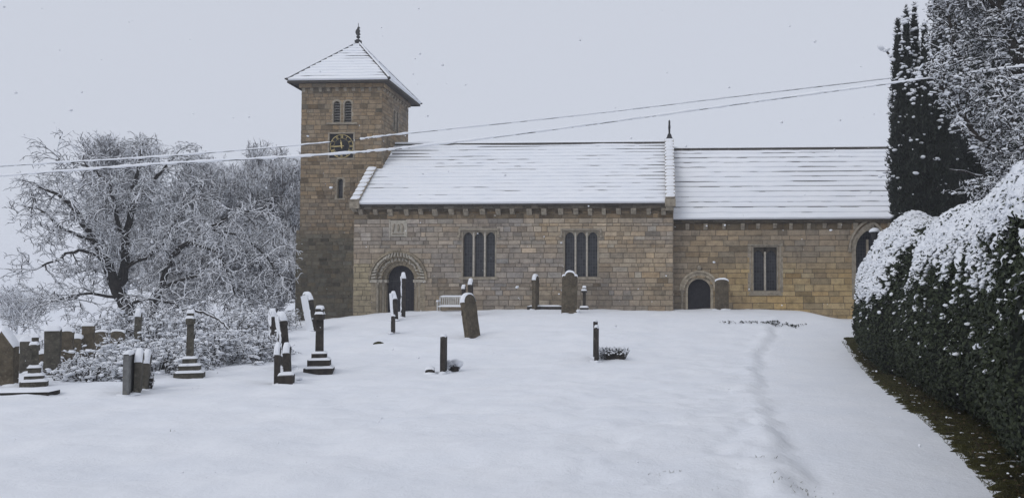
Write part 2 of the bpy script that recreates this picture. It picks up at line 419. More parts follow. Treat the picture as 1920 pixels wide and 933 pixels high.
def tower_col(u, z, r):
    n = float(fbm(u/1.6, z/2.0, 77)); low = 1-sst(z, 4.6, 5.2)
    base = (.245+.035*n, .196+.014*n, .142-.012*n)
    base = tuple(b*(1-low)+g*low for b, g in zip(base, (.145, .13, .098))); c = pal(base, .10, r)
    if r.random() < .06: c = tuple(k*.6 for k in c)
    st = sst(float(fbm(u/.8, z/1.8, 89)), .1, .5)*.3; c = tuple(k*(1-st) for k in c)
    return c
# --- extents (world)
NX0, NX1 = at(663, 500, YN).x, at(1262, 500, YN).x
ZB = EYE-1.6
ZNE = at(960, 381, YN-.3).z            # nave eave underside
ZNR = at(1000, 271, YR).z
TX0, TX1 = at(564, 300, YT).x, at(716, 250, YT).x
ZTE = at(620, 152, YT-.5).z
ZCE = at(1460, 410, YC-.25).z; ZCR = at(1460, 280, YR).z
CXE = 13.2
# --- openings
def X(px, Y, py=500): return at(px, py, Y).x
def Z(py, Y, px=960): return at(px, py, Y).z
nave_fn = south(YN); ch_fn = south(YC); tw_fn = south(YT)
DC = X(747, YN); DZS = Z(523, YN, 747)
nw = []
for a, b in ((866, 930), (1057, 1122)): nw.append((X(a, YN), X(b, YN), Z(519, YN, (a+b)/2), Z(435, YN, (a+b)/2)))
plq = (X(730, YN), X(762, YN), Z(443, YN, 745), Z(413, YN, 745))
holes = [arch_hole(DC, 1.16, DZS)]+[rect_hole(*w) for w in nw]+[rect_hole(*plq)]
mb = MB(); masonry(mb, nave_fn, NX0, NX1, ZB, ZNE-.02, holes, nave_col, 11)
mb.bbox(NX0+.02, NX1-.02, YN+.7, 2*YR-YN, ZB, ZNE, (.22, .18, .13))
# nave west and east ends, gable triangle above chancel
for xx, dr in ((NX0, -1), (NX1, 1)):
    fn = (lambda xx, dr: (lambda u, z, d: Vector((xx+dr*d, u, z))))(xx, dr)
    gh = lambda za, zb: None
    masonry(mb, fn, YN, YN+.7, ZB, ZNE, [], nave_col, 12+int(dr))
    zc = ZNE
    while zc < ZNR-.15:
        t = (zc-ZNE)/(ZNR-ZNE); y0 = YN+(YR-YN)*t+.15; y1 = 2*YR-y0
        mb.add([fn(y0, zc, 0), fn(y1, zc, 0), fn(y1-.22, zc+.24, 0), fn(y0+.22, zc+.24, 0)], [(0, 1, 2, 3)], (.24, .2, .15)); zc += .24
    mb.add([fn(YN, ZB, -.01), fn(2*YR-YN, ZB, -.01), fn(2*YR-YN, ZNE, -.01), fn(YR, ZNR-.1, -.01), fn(YN, ZNE, -.01)], [(0, 1, 2, 3, 4)], (.24, .2, .15))
cb(mb, 'nave_wall', M['masonry'])
# chancel wall
PDC = X(1311, YC); PZS = Z(544, YC, 1311)
cwin = (X(1411, YC), X(1459, YC), Z(545, YC, 1435), Z(463, YC, 1435))
GC = X(1629, YC); GZS = Z(468, YC, 1620)
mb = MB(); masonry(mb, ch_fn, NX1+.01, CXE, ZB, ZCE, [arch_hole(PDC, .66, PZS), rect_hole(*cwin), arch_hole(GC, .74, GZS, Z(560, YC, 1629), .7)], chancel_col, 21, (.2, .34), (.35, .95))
mb.bbox(NX1+.05, CXE, YC+.55, 2*YR-YC, ZB, ZCE, (.22, .18, .13))
mb.add([(CXE, YC, ZB), (CXE, 2*YR-YC, ZB), (CXE, 2*YR-YC, ZCE), (CXE, YR, ZCR-.05), (CXE, YC, ZCE)], [(0, 1, 2, 3, 4)], (.26, .21, .15))
cb(mb, 'chancel_wall', M['masonry'])
# tower wall
YT2 = YT+(TX1-TX0)
bl = [(X(620.5, YT), X(635, YT), Z(230, YT, 630), Z(196, YT, 630)), (X(641, YT), X(656.5, YT), Z(230, YT, 650), Z(196, YT, 650))]
slc = X(636, YT); slr = .17; slz0, slz1 = Z(372, YT, 636), Z(340, YT, 636)
clx, clz = X(637.5, YT), Z(274, YT, 637)
holes = [arch_hole((a+b)/2, (b-a)/2, z1, z0) for a, b, z0, z1 in bl]+[arch_hole(slc, slr, slz1, slz0)]+[rect_hole(clx-.6, clx+.6, clz-.6, clz+.6)]
# arch_hole is open downwards from z0: restrict
def lim(h, z0): return lambda za, zb: h(za, zb) if (za+zb)/2 >= z0 else None
holes = [lim(h, z) for h, z in zip(holes, [bl[0][2], bl[1][2], slz0, clz-.6])]
mb = MB(); ZST = Z(433, YT, 600)
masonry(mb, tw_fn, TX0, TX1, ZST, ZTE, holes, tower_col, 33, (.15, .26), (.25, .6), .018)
masonry(mb, south(YT-.10), TX0-.14, TX1-.3, ZB-.8, ZST, [], tower_col, 34, (.15, .26), (.25, .55), .018)
mb.bbox(TX0-.14, TX1-.3, YT-.1, YT+.02, ZST-.001, ZST+.03, (.2, .17, .12))
efn = lambda u, z, d: Vector((TX1+d, u, z)); wfn = lambda u, z, d: Vector((TX0-d, YT2-(u-YT), z))
ey = YT+(TX1-TX0)/2; el = [(ey-.42, ey-.07), (ey+.07, ey+.42)]; ez0, ez1 = bl[0][2]-.05, bl[0][3]
masonry(mb, efn, YT, YT2, Z(345, YT), ZTE, [lim(arch_hole((a+b)/2, (b-a)/2, ez1), ez0) for a, b in el], tower_col, 35, (.15, .26), (.25, .6), .018)
masonry(mb, wfn, YT, YT2, ZB-.8, ZTE, [], tower_col, 36, (.15, .26), (.25, .6), .018)
mb.bbox(TX0+.3, TX1-.3, YT+.3, YT2-.01, ZB-.8, ZTE, (.03, .03, .03))
mb.bbox(TX0+.005, TX1-.005, YT2-.02, YT2, ZB-.8, ZTE, (.2, .16, .11))
mb.bbox(TX0-.02, TX1+.02, YT-.02, YT2+.02, ZTE, ZTE+.02, (.1, .08, .06))
cb(mb, 'tower_wall', M['masonry'])
# --- generic windows
def build_window(a, b, z0, z1, Y, lights, hood=True, deep=.24, square=False):
    fn = south(Y); w = MB(); lw = (b-a); mw = .085; jw = .05
    fr = MB()
    fr.prism([(a-.02, z0), (a+jw, z0), (a+jw, z1), (a-.02, z1)], fn, -deep, .025); fr.prism([(b-jw, z0), (b+.02, z0), (b+.02, z1), (b-jw, z1)], fn, -deep, .025)
    fr.prism([(a-.12, z0-.13), (b+.12, z0-.13), (b+.12, z0+.0), (a-.12, z0+.0)], fn, -deep, .06)     # sill
    fr.prism([(a-.02, z1), (b+.02, z1), (b+.02, z1+.07), (a-.02, z1+.07)], fn, -deep, .03)            # lintel
    inner = (b-a-2*jw-(lights-1)*mw)/lights
    o = cb(fr, 'window', M['trim'], bevel=.008); panes = []
    for k in range(lights):
        x0 = a+jw+k*(inner+mw); x1 = x0+inner; r = inner/2; zs = z1-r*1.25-(.16 if square else 0)
        hd = .17 if square else .05
        hb = MB(); cur = arch_curve((x0+x1)/2, r, zs, 10, .35)
        poly = [(x0, z1)]+[(x0, zs)]+cur[1:-1]+[(x1, zs), (x1, z1)]
        for i in range(len(cur)-1):
            hb.prism([cur[i], cur[i+1], (cur[i+1][0], z1), (cur[i][0], z1)], fn, -deep, -hd)
        hb.build('tracery_head', M['trimdark'] if square else M['trim'], o)
        pm = MB(); pm.prism([(x0-.01, z0), (x1+.01, z0), (x1+.01, z1), (x0-.01, z1)], fn, -deep+.01, -deep+.03)
        pm.build('pane', M['glass'], o)
        if k < lights-1:
            mm = MB(); zt_ = z1-.22 if square else z1; mm.prism([(x1, z0), (x1+mw, z0), (x1+mw, zt_), (x1, zt_)], fn, -deep, -.08 if square else -.02); mm.build('mullion', M['trimpale'], o, bevel=.012)
    if hood:
        h = MB(); h.prism([(a-.16, z1+.08), (b+.16, z1+.08), (b+.16, z1+.17), (a-.16, z1+.17)], fn, 0, .10)
        for e in (a-.16, b+.06): h.prism([(e, z1-.16), (e+.10, z1-.16), (e+.10, z1+.08), (e, z1+.08)], fn, 0, .095)
        for e in (a-.13, b+.13): h.lathe([(.02, -.10), (.08, -.06), (.09, 0), (.05, .06)], (e, Y-.09, z1-.20), 8)
        h.build('hood_mould', M['trim'], o, bevel=.01)
    return o
for w in nw: build_window(*w, YN, 3)
o = build_window(*cwin, YC, 2, hood=False, deep=.3, square=True)
# moulded frame round chancel window
fm = MB(); a, b, z0, z1 = cwin
for q, (e, d) in enumerate(((.16, .02), (.08, .045))):
    fm.prism([(a-e-.07, z0-.1), (a-e+.03, z0-.1), (a-e+.03, z1+e), (a-e-.07, z1+e)], ch_fn, 0, d); fm.prism([(b+e-.03, z0-.1), (b+e+.07, z0-.1), (b+e+.07, z1+e), (b+e-.03, z1+e)], ch_fn, 0, d+.002)
fm.prism([(a-.24, z1+.075), (b+.24, z1+.075), (b+.24, z1+.13), (a-.24, z1+.13)], ch_fn, 0, .09)
fm.prism([(a-.2, z0-.22), (b+.2, z0-.22), (b+.2, z0-.13), (a-.2, z0-.13)], ch_fn, 0, .05)
fm.build('moulded_surround', M['trim'], o, bevel=.01)
# pointed window at the chancel's east end
gw = MB(); gz0 = Z(560, YC, 1629)
arch_band(gw, ch_fn, GC, .60, .80, GZS, -.35, .03, 12, .7, .03)
for s_ in (-1, 1): gw.prism([(GC+s_*.6, gz0), (GC+s_*.8, gz0), (GC+s_*.8, GZS), (GC+s_*.6, GZS)][::s_], ch_fn, -.35, .03)
o = cb(gw, 'window', M['trim']); o['label'] = 'tall pointed arch window half hidden by the hedge'
p = MB(); p.prism([(GC-.62, gz0)]+arch_curve(GC, .62, GZS, 8, .7)+[(GC+.62, gz0)], ch_fn, -.34, -.32); p.build('pane', M['glass'], o)
p = MB(); p.prism([(GC-.05, gz0), (GC+.05, gz0), (GC+.05, GZS+.5), (GC-.05, GZS+.5)], ch_fn, -.3, -.2); p.build('mullion', M['trim'], o)
p = MB(); arch_band(p, ch_fn, GC, .86, .95, GZS, 0, .1, 12, .7); p.lathe([(.03, -.12), (.09, -.06), (.07, .04)], (GC-.9, YC-.07, GZS-.02), 8); p.build('hood_mould', M['trim'], o)
# --- main doorway
dw = MB(); sc = lambda r: (lambda q: (.27*q, .23*q, .17*q))(r.uniform(.75, 1.15))
arch_band(dw, nave_fn, DC, 1.31, 1.42, DZS-.05, -.02, .13, 20, 0, .02, sc)           # hood
arch_band(dw, nave_fn, DC, 1.05, 1.31, DZS, -.15, .03, 19, 0, .04, sc)
arch_band(dw, nave_fn, DC, .84, 1.07, DZS, -.36, -.13, 17, 0, .04, sc)
arch_band(dw, nave_fn, DC, .67, .86, DZS, -.60, -.30, 13, 0, .03, sc)
dww = cb(dw, 'doorway', M['masonry'])
rnd = random.Random(3)
bk = MB()                                                                           # carved beaks and chevrons round the arch
for k in range(25):
    t = math.pi*(k+.5)/25
    for r_, d_, sz in ((1.18, .06, .09),):
        cx, cz = DC-r_*math.cos(t), DZS+r_*math.sin(t)
        rot = Matrix.Rotation(-(t-math.pi/2)+rnd.uniform(-.25, .25), 3, 'Y')
        bk.box((cx, YN-d_, cz), (sz*rnd.uniform(.7, 1.0), .09, .21), rot)
        bk.box((cx+.02*math.cos(t), YN-d_-.03, cz-.03*math.sin(t)), (sz*.6, .07, .09), rot)
for k in range(17):
    t = math.pi*(k+.5)/17; cx, cz = DC-.95*math.cos(t), DZS+.95*math.sin(t)
    bk.box((cx, YN+.12, cz), (.07, .06, .17), Matrix.Rotation(-(t-math.pi/2)+(.5 if k % 2 else -.5), 3, 'Y'))
bk.build('carved_ornament', M['trimpale'], dww, bevel=.012)
zb = ZB+.3
for s_ in (-1, 1):
    for r0, r1, d0, d1 in ((1.05, 1.31, -.15, .03), (.84, 1.07, -.36, -.13), (.67, .86, -.60, -.30)):
        j = MB(); a, b = sorted((DC+s_*r0, DC+s_*r1)); z = zb-.3; rr = random.Random(int(r0*100)+s_)
        while z < DZS-.16:
            h = rr.uniform(.25, .42); h = min(h, DZS-.16-z)
            j.prism([(a+.004, z+.005), (b-.004, z+.005), (b-.004, z+h-.005), (a+.004, z+h-.005)], nave_fn, d0, d1, sc(rr)); z += h
        j.build('jamb', M['masonry'], dww, bevel=.008)
        cp = MB(); cp.prism([(a-.04, DZS-.16), (b+.04, DZS-.16), (b+.04, DZS-.02), (a-.04, DZS-.02)], nave_fn, d0, d1+.06); cp.build('impost', M['trimpale'], dww, bevel=.015)
    for r_, d_ in ((1.03, -.06), (.82, -.27)):
        c = MB(); c.lathe([(.11, zb-.3), (.11, zb-.05), (.075, zb), (.07, DZS-.42), (.075, DZS-.40), (.13, DZS-.20), (.13, DZS-.16)], (DC+s_*r_, YN-d_, 0), 12)
        c.build('column', M['trim'], dww, smooth=False)
d = MB(); d.prism([(DC-.70, ZB)]+arch_curve(DC, .70, DZS, 14)+[(DC+.70, ZB)], nave_fn, -.60, -.56)
do = d.build('door', M['door'], dww)
st = MB()
for k in range(-4, 5): st.prism([(DC+k*.14-.006, ZB+.2), (DC+k*.14+.006, ZB+.2), (DC+k*.14+.006, DZS+.3), (DC+k*.14-.006, DZS+.3)], nave_fn, -.57, -.553)
for z in (DZS-.1, DZS-1.0): st.prism([(DC-.62, z), (DC+.35, z), (DC+.35, z+.05), (DC-.62, z+.05)], nave_fn, -.56, -.545)
st.build('door_ironwork', M['iron'], dww)
# --- priest door
pw = MB(); scp = lambda r: (lambda q: (.44*q, .385*q, .30*q))(r.uniform(.8, 1.1))
arch_band(pw, ch_fn, PDC, .54, .70, PZS, -.30, -.07, 15, 0, .03, scp); arch_band(pw, ch_fn, PDC, .86, .95, PZS, -.01, .12, 18, 0, .02, scp)
arch_band(pw, ch_fn, PDC, .70, .86, PZS, -.1, .03, 17, 0, .02, scp)
po = cb(pw, 'doorway', M['masonry']); po['label'] = 'small arched priest doorway in the chancel wall'
for s_ in (-1, 1):
    j = MB(); a, b = sorted((PDC+s_*.54, PDC+s_*.72)); z = ZB; rr = random.Random(50+s_)
    while z < PZS-.02: h = min(rr.uniform(.25, .4), PZS-.001-z); j.prism([(a+.003, z+.004), (b-.003, z+.004), (b-.003, z+h-.004), (a+.003, z+h-.004)], ch_fn, -.3, -.04, scp(rr)); z += h
    j.build('jamb', M['masonry'], po, bevel=.008)
    c = MB(); c.lathe([(.07, ZB), (.055, ZB+.2), (.05, PZS-.2), (.10, PZS-.06), (.11, PZS)], (PDC+s_*.82, YC-.05, 0), 10); c.build('column', M['trim'], po)
d = MB(); d.prism([(PDC-.56, ZB)]+arch_curve(PDC, .56, PZS, 16)+[(PDC+.56, ZB)], ch_fn, -.28, -.25); d.build('door', M['door'], po)
kz = MB(); kz.lathe([(.04, -.12), (.10, -.05), (.11, .05), (.05, .13)], (PDC, YC-.08, PZS+1.06), 10); kz.build('carved_head', M['trim'], po, smooth=True)
# --- carved plaque
pl = MB(); a, b, z0, z1 = plq; pl.prism([(a, z0), (b, z0), (b, z1), (a, z1)], nave_fn, -.05, .0)
for q in ((a-.03, a+.04, z0-.03, z1+.03), (b-.04, b+.03, z0-.03, z1+.03)): pl.prism([(q[0], q[2]), (q[1], q[2]), (q[1], q[3]), (q[0], q[3])], nave_fn, -.03, .03)
po = cb(pl, 'carved_plaque', M['trimpale'], bevel=.01)
rl = MB(); cx = (a+b)/2; cz = (z0+z1)/2
rl.tube([nave_fn(cx-.25, cz-.18, .02), nave_fn(cx-.22, cz+.10, .03), nave_fn(cx-.16, cz+.22, .02)], [.04, .05, .03], 7)
rl.tube([nave_fn(cx-.02, cz-.16, .02), nave_fn(cx+.02, cz+.05, .03), nave_fn(cx, cz+.2, .02)], [.05, .06, .035], 7)
rl.tube([nave_fn(cx+.2, cz-.18, .02), nave_fn(cx+.23, cz+.08, .03), nave_fn(cx+.16, cz+.23, .02)], [.04, .05, .03], 7)
rl.tube([nave_fn(cx-.28, cz-.27, .02), nave_fn(cx+.26, cz-.27, .02)], .03, 6)
rl.build('relief_figure', M['trim'], po)
# --- corbel tables
def corbels(fn, u0, u1, ztop, step, seed, h=.32, w=.22, d=.20, col='trim'):
    rnd = random.Random(seed); u = u0; 
    while u < u1:
        m = MB(); ww = w*rnd.uniform(.85, 1.15); hh = h*rnd.uniform(.8, 1.1)
        prof = [(0, -hh), (d*.45, -hh*.85), (d*.9, -hh*.35), (d, -.04), (d, 0), (0, 0)]
        m.prism(prof, lambda p, z, a: fn(u+a, ztop+z, p-.01), -ww/2, ww/2)
        for s_ in (-1, 1): m.lathe([(.02, -.03), (.035, 0), (.02, .03)], fn(u+s_*ww*.22, ztop-hh*.35, d*.9), 6)
        cb(m, 'corbel', M[col], bevel=.012); u += step*rnd.uniform(.88, 1.12)
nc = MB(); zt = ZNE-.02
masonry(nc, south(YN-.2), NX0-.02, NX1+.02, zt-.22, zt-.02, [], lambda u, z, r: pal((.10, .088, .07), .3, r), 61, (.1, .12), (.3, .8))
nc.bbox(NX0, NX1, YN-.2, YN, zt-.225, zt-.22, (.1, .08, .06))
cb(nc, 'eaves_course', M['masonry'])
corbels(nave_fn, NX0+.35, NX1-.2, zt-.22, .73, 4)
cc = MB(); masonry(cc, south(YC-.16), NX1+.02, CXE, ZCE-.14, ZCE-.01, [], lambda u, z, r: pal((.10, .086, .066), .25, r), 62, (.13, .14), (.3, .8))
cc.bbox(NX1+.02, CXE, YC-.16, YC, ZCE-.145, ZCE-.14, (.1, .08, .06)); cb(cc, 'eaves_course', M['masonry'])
corbels(ch_fn, NX1+.7, CXE-.4, ZCE-.20, .80, 5, .30, .17, .16)
tz = ZTE-.22
tcm = MB()
masonry(tcm, south(YT-.10), TX0-.10, TX1+.10, tz, ZTE, [], tower_col, 63, (.2, .24), (.4, .9)); masonry(tcm, lambda u, z, d: Vector((TX1+.10+d, u, z)), YT-.1, YT2+.1, tz, ZTE, [], tower_col, 64, (.2, .24), (.4, .9))
tcm.bbox(TX0-.1, TX1+.1, YT-.1, YT2+.1, tz-.004, tz, (.1, .08, .06)); cb(tcm, 'tower_cornice', M['masonry'])
corbels(tw_fn, TX0+.12, TX1, tz, .42, 6, .20, .15, .1, 'trim'); corbels(efn, YT+.2, YT2, tz, .42, 7, .20, .15, .1, 'trim')
# --- belfry openings
for a, b, z0, z1 in bl:
    r = (b-a)/2; m = MB(); arch_band(m, tw_fn, (a+b)/2, r-.03, r+.07, z1, -.25, .012, 10)
    for q in ((a-.07, a+.03), (b-.03, b+.07)): m.prism([(q[0], z0), (q[1], z0), (q[1], z1), (q[0], z1)], tw_fn, -.25, .012)
    o = cb(m, 'belfry_opening', M['trim'])
    k = 0; z = z0+.06
    while z < z1+r*.7:
        w_ = r-.03 if z < z1 else math.sqrt(max((r-.03)**2-(z-z1)**2, .001))
        s_ = MB(); s_.box(((a+b)/2, YT+.09, z), (2*w_, .16, .03), Matrix.Rotation(R(-35), 3, 'X').transposed()); s_.build('louvre', M['louvre'], o); z += .135
    p = MB(); p.prism([(a, z0), (b, z0), (b, z1+r), (a, z1+r)], tw_fn, -.28, -.26); p.build('dark_opening', M['clockblack'], o)
for a, b in el:
    r = (b-a)/2; m = MB(); arch_band(m, efn, (a+b)/2, r-.03, r+.06, ez1, -.25, .012, 10)
    for q in ((a-.06, a+.03), (b-.03, b+.06)): m.prism([(q[0], ez0), (q[1], ez0), (q[1], ez1), (q[0], ez1)], efn, -.25, .012)
    o = cb(m, 'belfry_opening', M['trim'])
    z = ez0+.06
    while z < ez1+r*.6:
        s_ = MB(); s_.box((TX1-.09, (a+b)/2, z), (.16, 2*r-.08, .03), Matrix.Rotation(R(35), 3, 'Y')); s_.build('louvre', M['louvre'], o); z += .135
    p = MB(); p.prism([(a, ez0), (b, ez0), (b, ez1+r), (a, ez1+r)], efn, -.28, -.26); p.build('dark_opening', M['clockblack'], o)
m = MB(); m.prism([(bl[0][0]-.3, bl[0][2]-.10), (bl[1][1]+.3, bl[0][2]-.10), (bl[1][1]+.3, bl[0][2]-.01), (bl[0][0]-.3, bl[0][2]-.01)], tw_fn, 0, .09)
o = cb(m, 'belfry_sill', M['trim'], bevel=.01)
m = MB(); arch_band(m, tw_fn, slc, slr-.03, slr+.09, slz1, -.25, .012, 10)
for q in ((slc-slr-.09, slc-slr+.03), (slc+slr-.03, slc+slr+.09)): m.prism([(q[0], slz0), (q[1], slz0), (q[1], slz1), (q[0], slz1)], tw_fn, -.25, .012)
m.prism([(slc-slr-.1, slz0-.07), (slc+slr+.1, slz0-.07), (slc+slr+.1, slz0), (slc-slr-.1, slz0)], tw_fn, -.2, .03)
o = cb(m, 'slit_window', M['trim']); p = MB(); p.prism([(slc-slr, slz0), (slc+slr, slz0), (slc+slr, slz1+slr), (slc-slr, slz1+slr)], tw_fn, -.2, -.18); p.build('pane', M['glass'], o)
# --- clock
m = MB(); q = .62
for a_, b_, c_, d_ in ((-q-.07, q+.07, q, q+.08), (-q-.07, q+.07, -q-.08, -q), (-q-.07, -q+.01, -q, q), (q-.01, q+.07, -q, q)):
    m.prism([(clx+a_, clz+c_), (clx+b_, clz+c_), (clx+b_, clz+d_), (clx+a_, clz+d_)], tw_fn, -.1, .05)
clock = cb(m, 'clock', M['trim'], bevel=.01)
m = MB(); m.prism([(clx-q, clz-q), (clx+q, clz-q), (clx+q, clz+q), (clx-q, clz+q)], tw_fn, -.06, -.03); m.build('dial_board', M['clockblack'], clock)
for rr, nm, wdt in ((.585, 'chapter_ring', .03), (.395, 'inner_ring', .009)):
    m = MB()
    for k in range(60):
        t0, t1 = 2*math.pi*k/60, 2*math.pi*(k+1)/60
        m.prism([(clx+r_*math.cos(t), clz+r_*math.sin(t)) for r_, t in ((rr-wdt/2, t0), (rr+wdt/2, t0), (rr+wdt/2, t1), (rr-wdt/2, t1))], tw_fn, -.03, -.018)
    m.build(nm, M['gold'], clock)
def stroke(m, x0, y0, x1, y1, w, T):
    d_ = Vector((x1-x0, y1-y0)); n_ = Vector((-d_.y, d_.x)).normalized()*w/2
    m.prism([T(x0+n_.x, y0+n_.y), T(x0-n_.x, y0-n_.y), T(x1-n_.x, y1-n_.y), T(x1+n_.x, y1+n_.y)], tw_fn, -.03, -.012)
for k, num in enumerate(['XII', 'I', 'II', 'III', 'IIII', 'V', 'VI', 'VII', 'VIII', 'IX', 'X', 'XI']):
    t = -2*math.pi*k/12; ct, s_t = math.cos(t), math.sin(t)
    T = lambda x, y: (clx+x*ct-(y+.49)*s_t, clz+x*s_t+(y+.49)*ct)
    wd = {'I': .032, 'V': .075, 'X': .075}; tot = sum(wd[c] for c in num); x = -tot/2; m = MB(); hh = .075
    for c in num:
        w_ = wd[c]; c0 = x+w_/2
        if c == 'I': stroke(m, c0, -hh, c0, hh, .017, T)
        if c == 'V': stroke(m, c0-.025, hh, c0, -hh, .018, T); stroke(m, c0+.025, hh, c0, -hh, .010, T)
        if c == 'X': stroke(m, c0-.026, hh, c0+.026, -hh, .018, T); stroke(m, c0+.026, hh, c0-.026, -hh, .010, T)
        x += w_
    m.build('numeral', M['gold'], clock)
for ang, ln, w_, dd in ((R(8), .34, .05, .01), (R(94), .50, .034, .02)):
    m = MB(); s_, c_ = math.sin(ang), math.cos(ang)
    T2 = lambda x, y: (clx+x*c_-y*s_, clz+x*s_+y*c_)
    m.prism([T2(-w_*.5, -.12), T2(w_*.5, -.12), T2(w_*.9, ln*.6), T2(0, ln), T2(-w_*.9, ln*.6)], tw_fn, -.012+dd, -.004+dd)
    m.prism([T2(.05*math.cos(k*.785), .05*math.sin(k*.785)) for k in range(8)], tw_fn, -.01+dd, 0+dd)
    m.build('clock_hand', M['gold'], clock)
# --- roofs
def roof_face(e0, e1, r0, r1, n, name, seed, gaps=.5, thick=.05, bias=None):
    """slate courses with a lying snow sheet; e0,e1 eave ends, r0,r1 ridge ends"""
    e0, e1, r0, r1 = map(Vector, (e0, e1, r0, r1)); L = (e1-e0).length
    nrm = (e1-e0).cross(r0-e0).normalized()
    if nrm.z < 0: nrm = -nrm
    sl = MB(); sn = MB(); rnd = random.Random(seed)
    for k in range(n):
        t0, t1 = k/n, (k+1)/n
        a0, a1, b0, b1 = e0.lerp(r0, t0), e1.lerp(r1, t0), e0.lerp(r0, t1), e1.lerp(r1, t1)
        lift = nrm*.055
        sl.add([a0-nrm*.06, a1-nrm*.06, b1-nrm*.06, b0-nrm*.06, a0+lift, a1+lift, b1, b0], [(4, 5, 6, 7), (0, 1, 5, 4), (1, 2, 6, 5), (3, 0, 4, 7)])
        wl = (a1-a0).length; m_ = max(int(wl/.09), 4); off = rnd.uniform(0, 999)
        for s_ in range(m_+1):
            pass
        rows = []
        for s_ in range(m_+1):
            u = s_/m_; x = u*wl
            g1 = float(vnoise(x/2.0+off, k*7.7, seed)); g2 = float(vnoise(x/.5+off, k*3.1, seed+3)); g3 = float(vnoise(x/5+off, k*1.1, seed+5))
            ex = (g1*.7+g2*.3+g3*.5)+(bias(u, (k+.5)/n) if bias else 0)           # >0 : edge of the slate laid bare
            if k == 0: ex = -2
            back = .008+min(.035, max(0, ex+gaps-.5)*.07); th = max(.02, thick*(1+.25*g2)-.02*max(0, ex))
            lipdn = .045+.035 if ex+gaps-.5 < -.05 else .012
            a = a0.lerp(a1, u); b = b0.lerp(b1, u); dirn = (b-a).normalized(); la = (b-a).length
            top = nrm*(.055+th)
            rows.append([a+dirn*(-.004 if lipdn > .05 else back)+nrm*(.055-lipdn*.9 if lipdn > .05 else .057),
                         a+dirn*(-.012 if lipdn > .05 else back-.008)+nrm*(.055+th*.55), a+dirn*(back+.03)+top,
                         a+dirn*(la*.55)+nrm*(.03+th), b+nrm*(.012+th*.9)+dirn*.02])
        vs = [p for r_ in rows for p in r_]; nn = 5
        fs = [(i*nn+j, (i+1)*nn+j, (i+1)*nn+j+1, i*nn+j+1) for i in range(m_) for j in range(nn-1)]
        sn.add(vs, fs)
    o = cb(sl, name, M['slate']); sn.build('snow', M['snow'], o, smooth=False)
    return o
ov = .32
sN = (ZNR-ZNE)/(YR-(YN-ov)); 
nroof = roof_face((NX0+.0, YN-ov, ZNE), (NX1-.32, YN-ov, ZNE), (NX0, YR, ZNR), (NX1-.32, YR, ZNR), 17, 'nave_roof', 5, .42, bias=lambda u, t: .55*max(0, 1-u*4)*t*1.5+.45*max(0, u*12-11)-.15*(1-t)+.12*t)
roof_face((NX0, 2*YR-YN+ov, ZNE), (NX1, 2*YR-YN+ov, ZNE), (NX0, YR, ZNR), (NX1, YR, ZNR), 6, 'nave_roof', 6)
roof_face((NX1+.02, YC-.25, ZCE), (CXE+.2, YC-.25, ZCE), (NX1+.02, YR, ZCR), (CXE+.2, YR, ZCR), 14, 'chancel_roof', 15, .80)
roof_face((NX1+.02, 2*YR-YC+.25, ZCE), (CXE+.2, 2*YR-YC+.25, ZCE), (NX1+.02, YR, ZCR), (CXE+.2, YR, ZCR), 6, 'chancel_roof', 16)
# eave edge dark slate + ridge stones
def ridge(x0, x1, z, seed):
    rnd = random.Random(seed); m = MB(); s = MB(); x = x0
    while x < x1:
        w_ = min(rnd.uniform(.45, .6), x1-x); m.prism([(-.17, -.10), (-.02, .06), (.02, .06), (.17, -.10)], lambda u, w2, d: Vector((d, YR+u, z+w2+.05)), x+.006, x+w_-.006); x += w_
    n = int((x1-x0)/.12); vs = []; fs = []
    for i in range(n+1):
        xx = x0+(x1-x0)*i/n; t = .03+.012*float(vnoise(xx/.4, 0, seed))
        for u, w2 in ((-.075, .03), (-.05, .075+t*.6), (0, .10+t), (.05, .09+t*.6), (.09, .03)): vs.append(Vector((xx, YR+u, z+w2+.05)))
    fs = [(i*5+j, i*5+j+1, i*5+6+j, i*5+5+j) for i in range(n) for j in range(4)]
    s.add(vs, fs); o = cb(m, 'ridge_stones', M['slate']); s.build('snow', M['snow'], o)
ridge(TX1, NX1-.35, ZNR, 3); ridge(NX1+.05, CXE+.1, ZCR, 4)
gm = MB(); gm.bbox(NX0+.05, NX1-.35, YN-ov+.03, YN-.2, ZNE-.10, ZNE-.03); cb(gm, 'eaves_board', M['slate'])
gm = MB(); gm.bbox(NX1+.03, CXE, YC-.22, YC-.0, ZCE-.06, ZCE-.03); cb(gm, 'eaves_board', M['slate'])
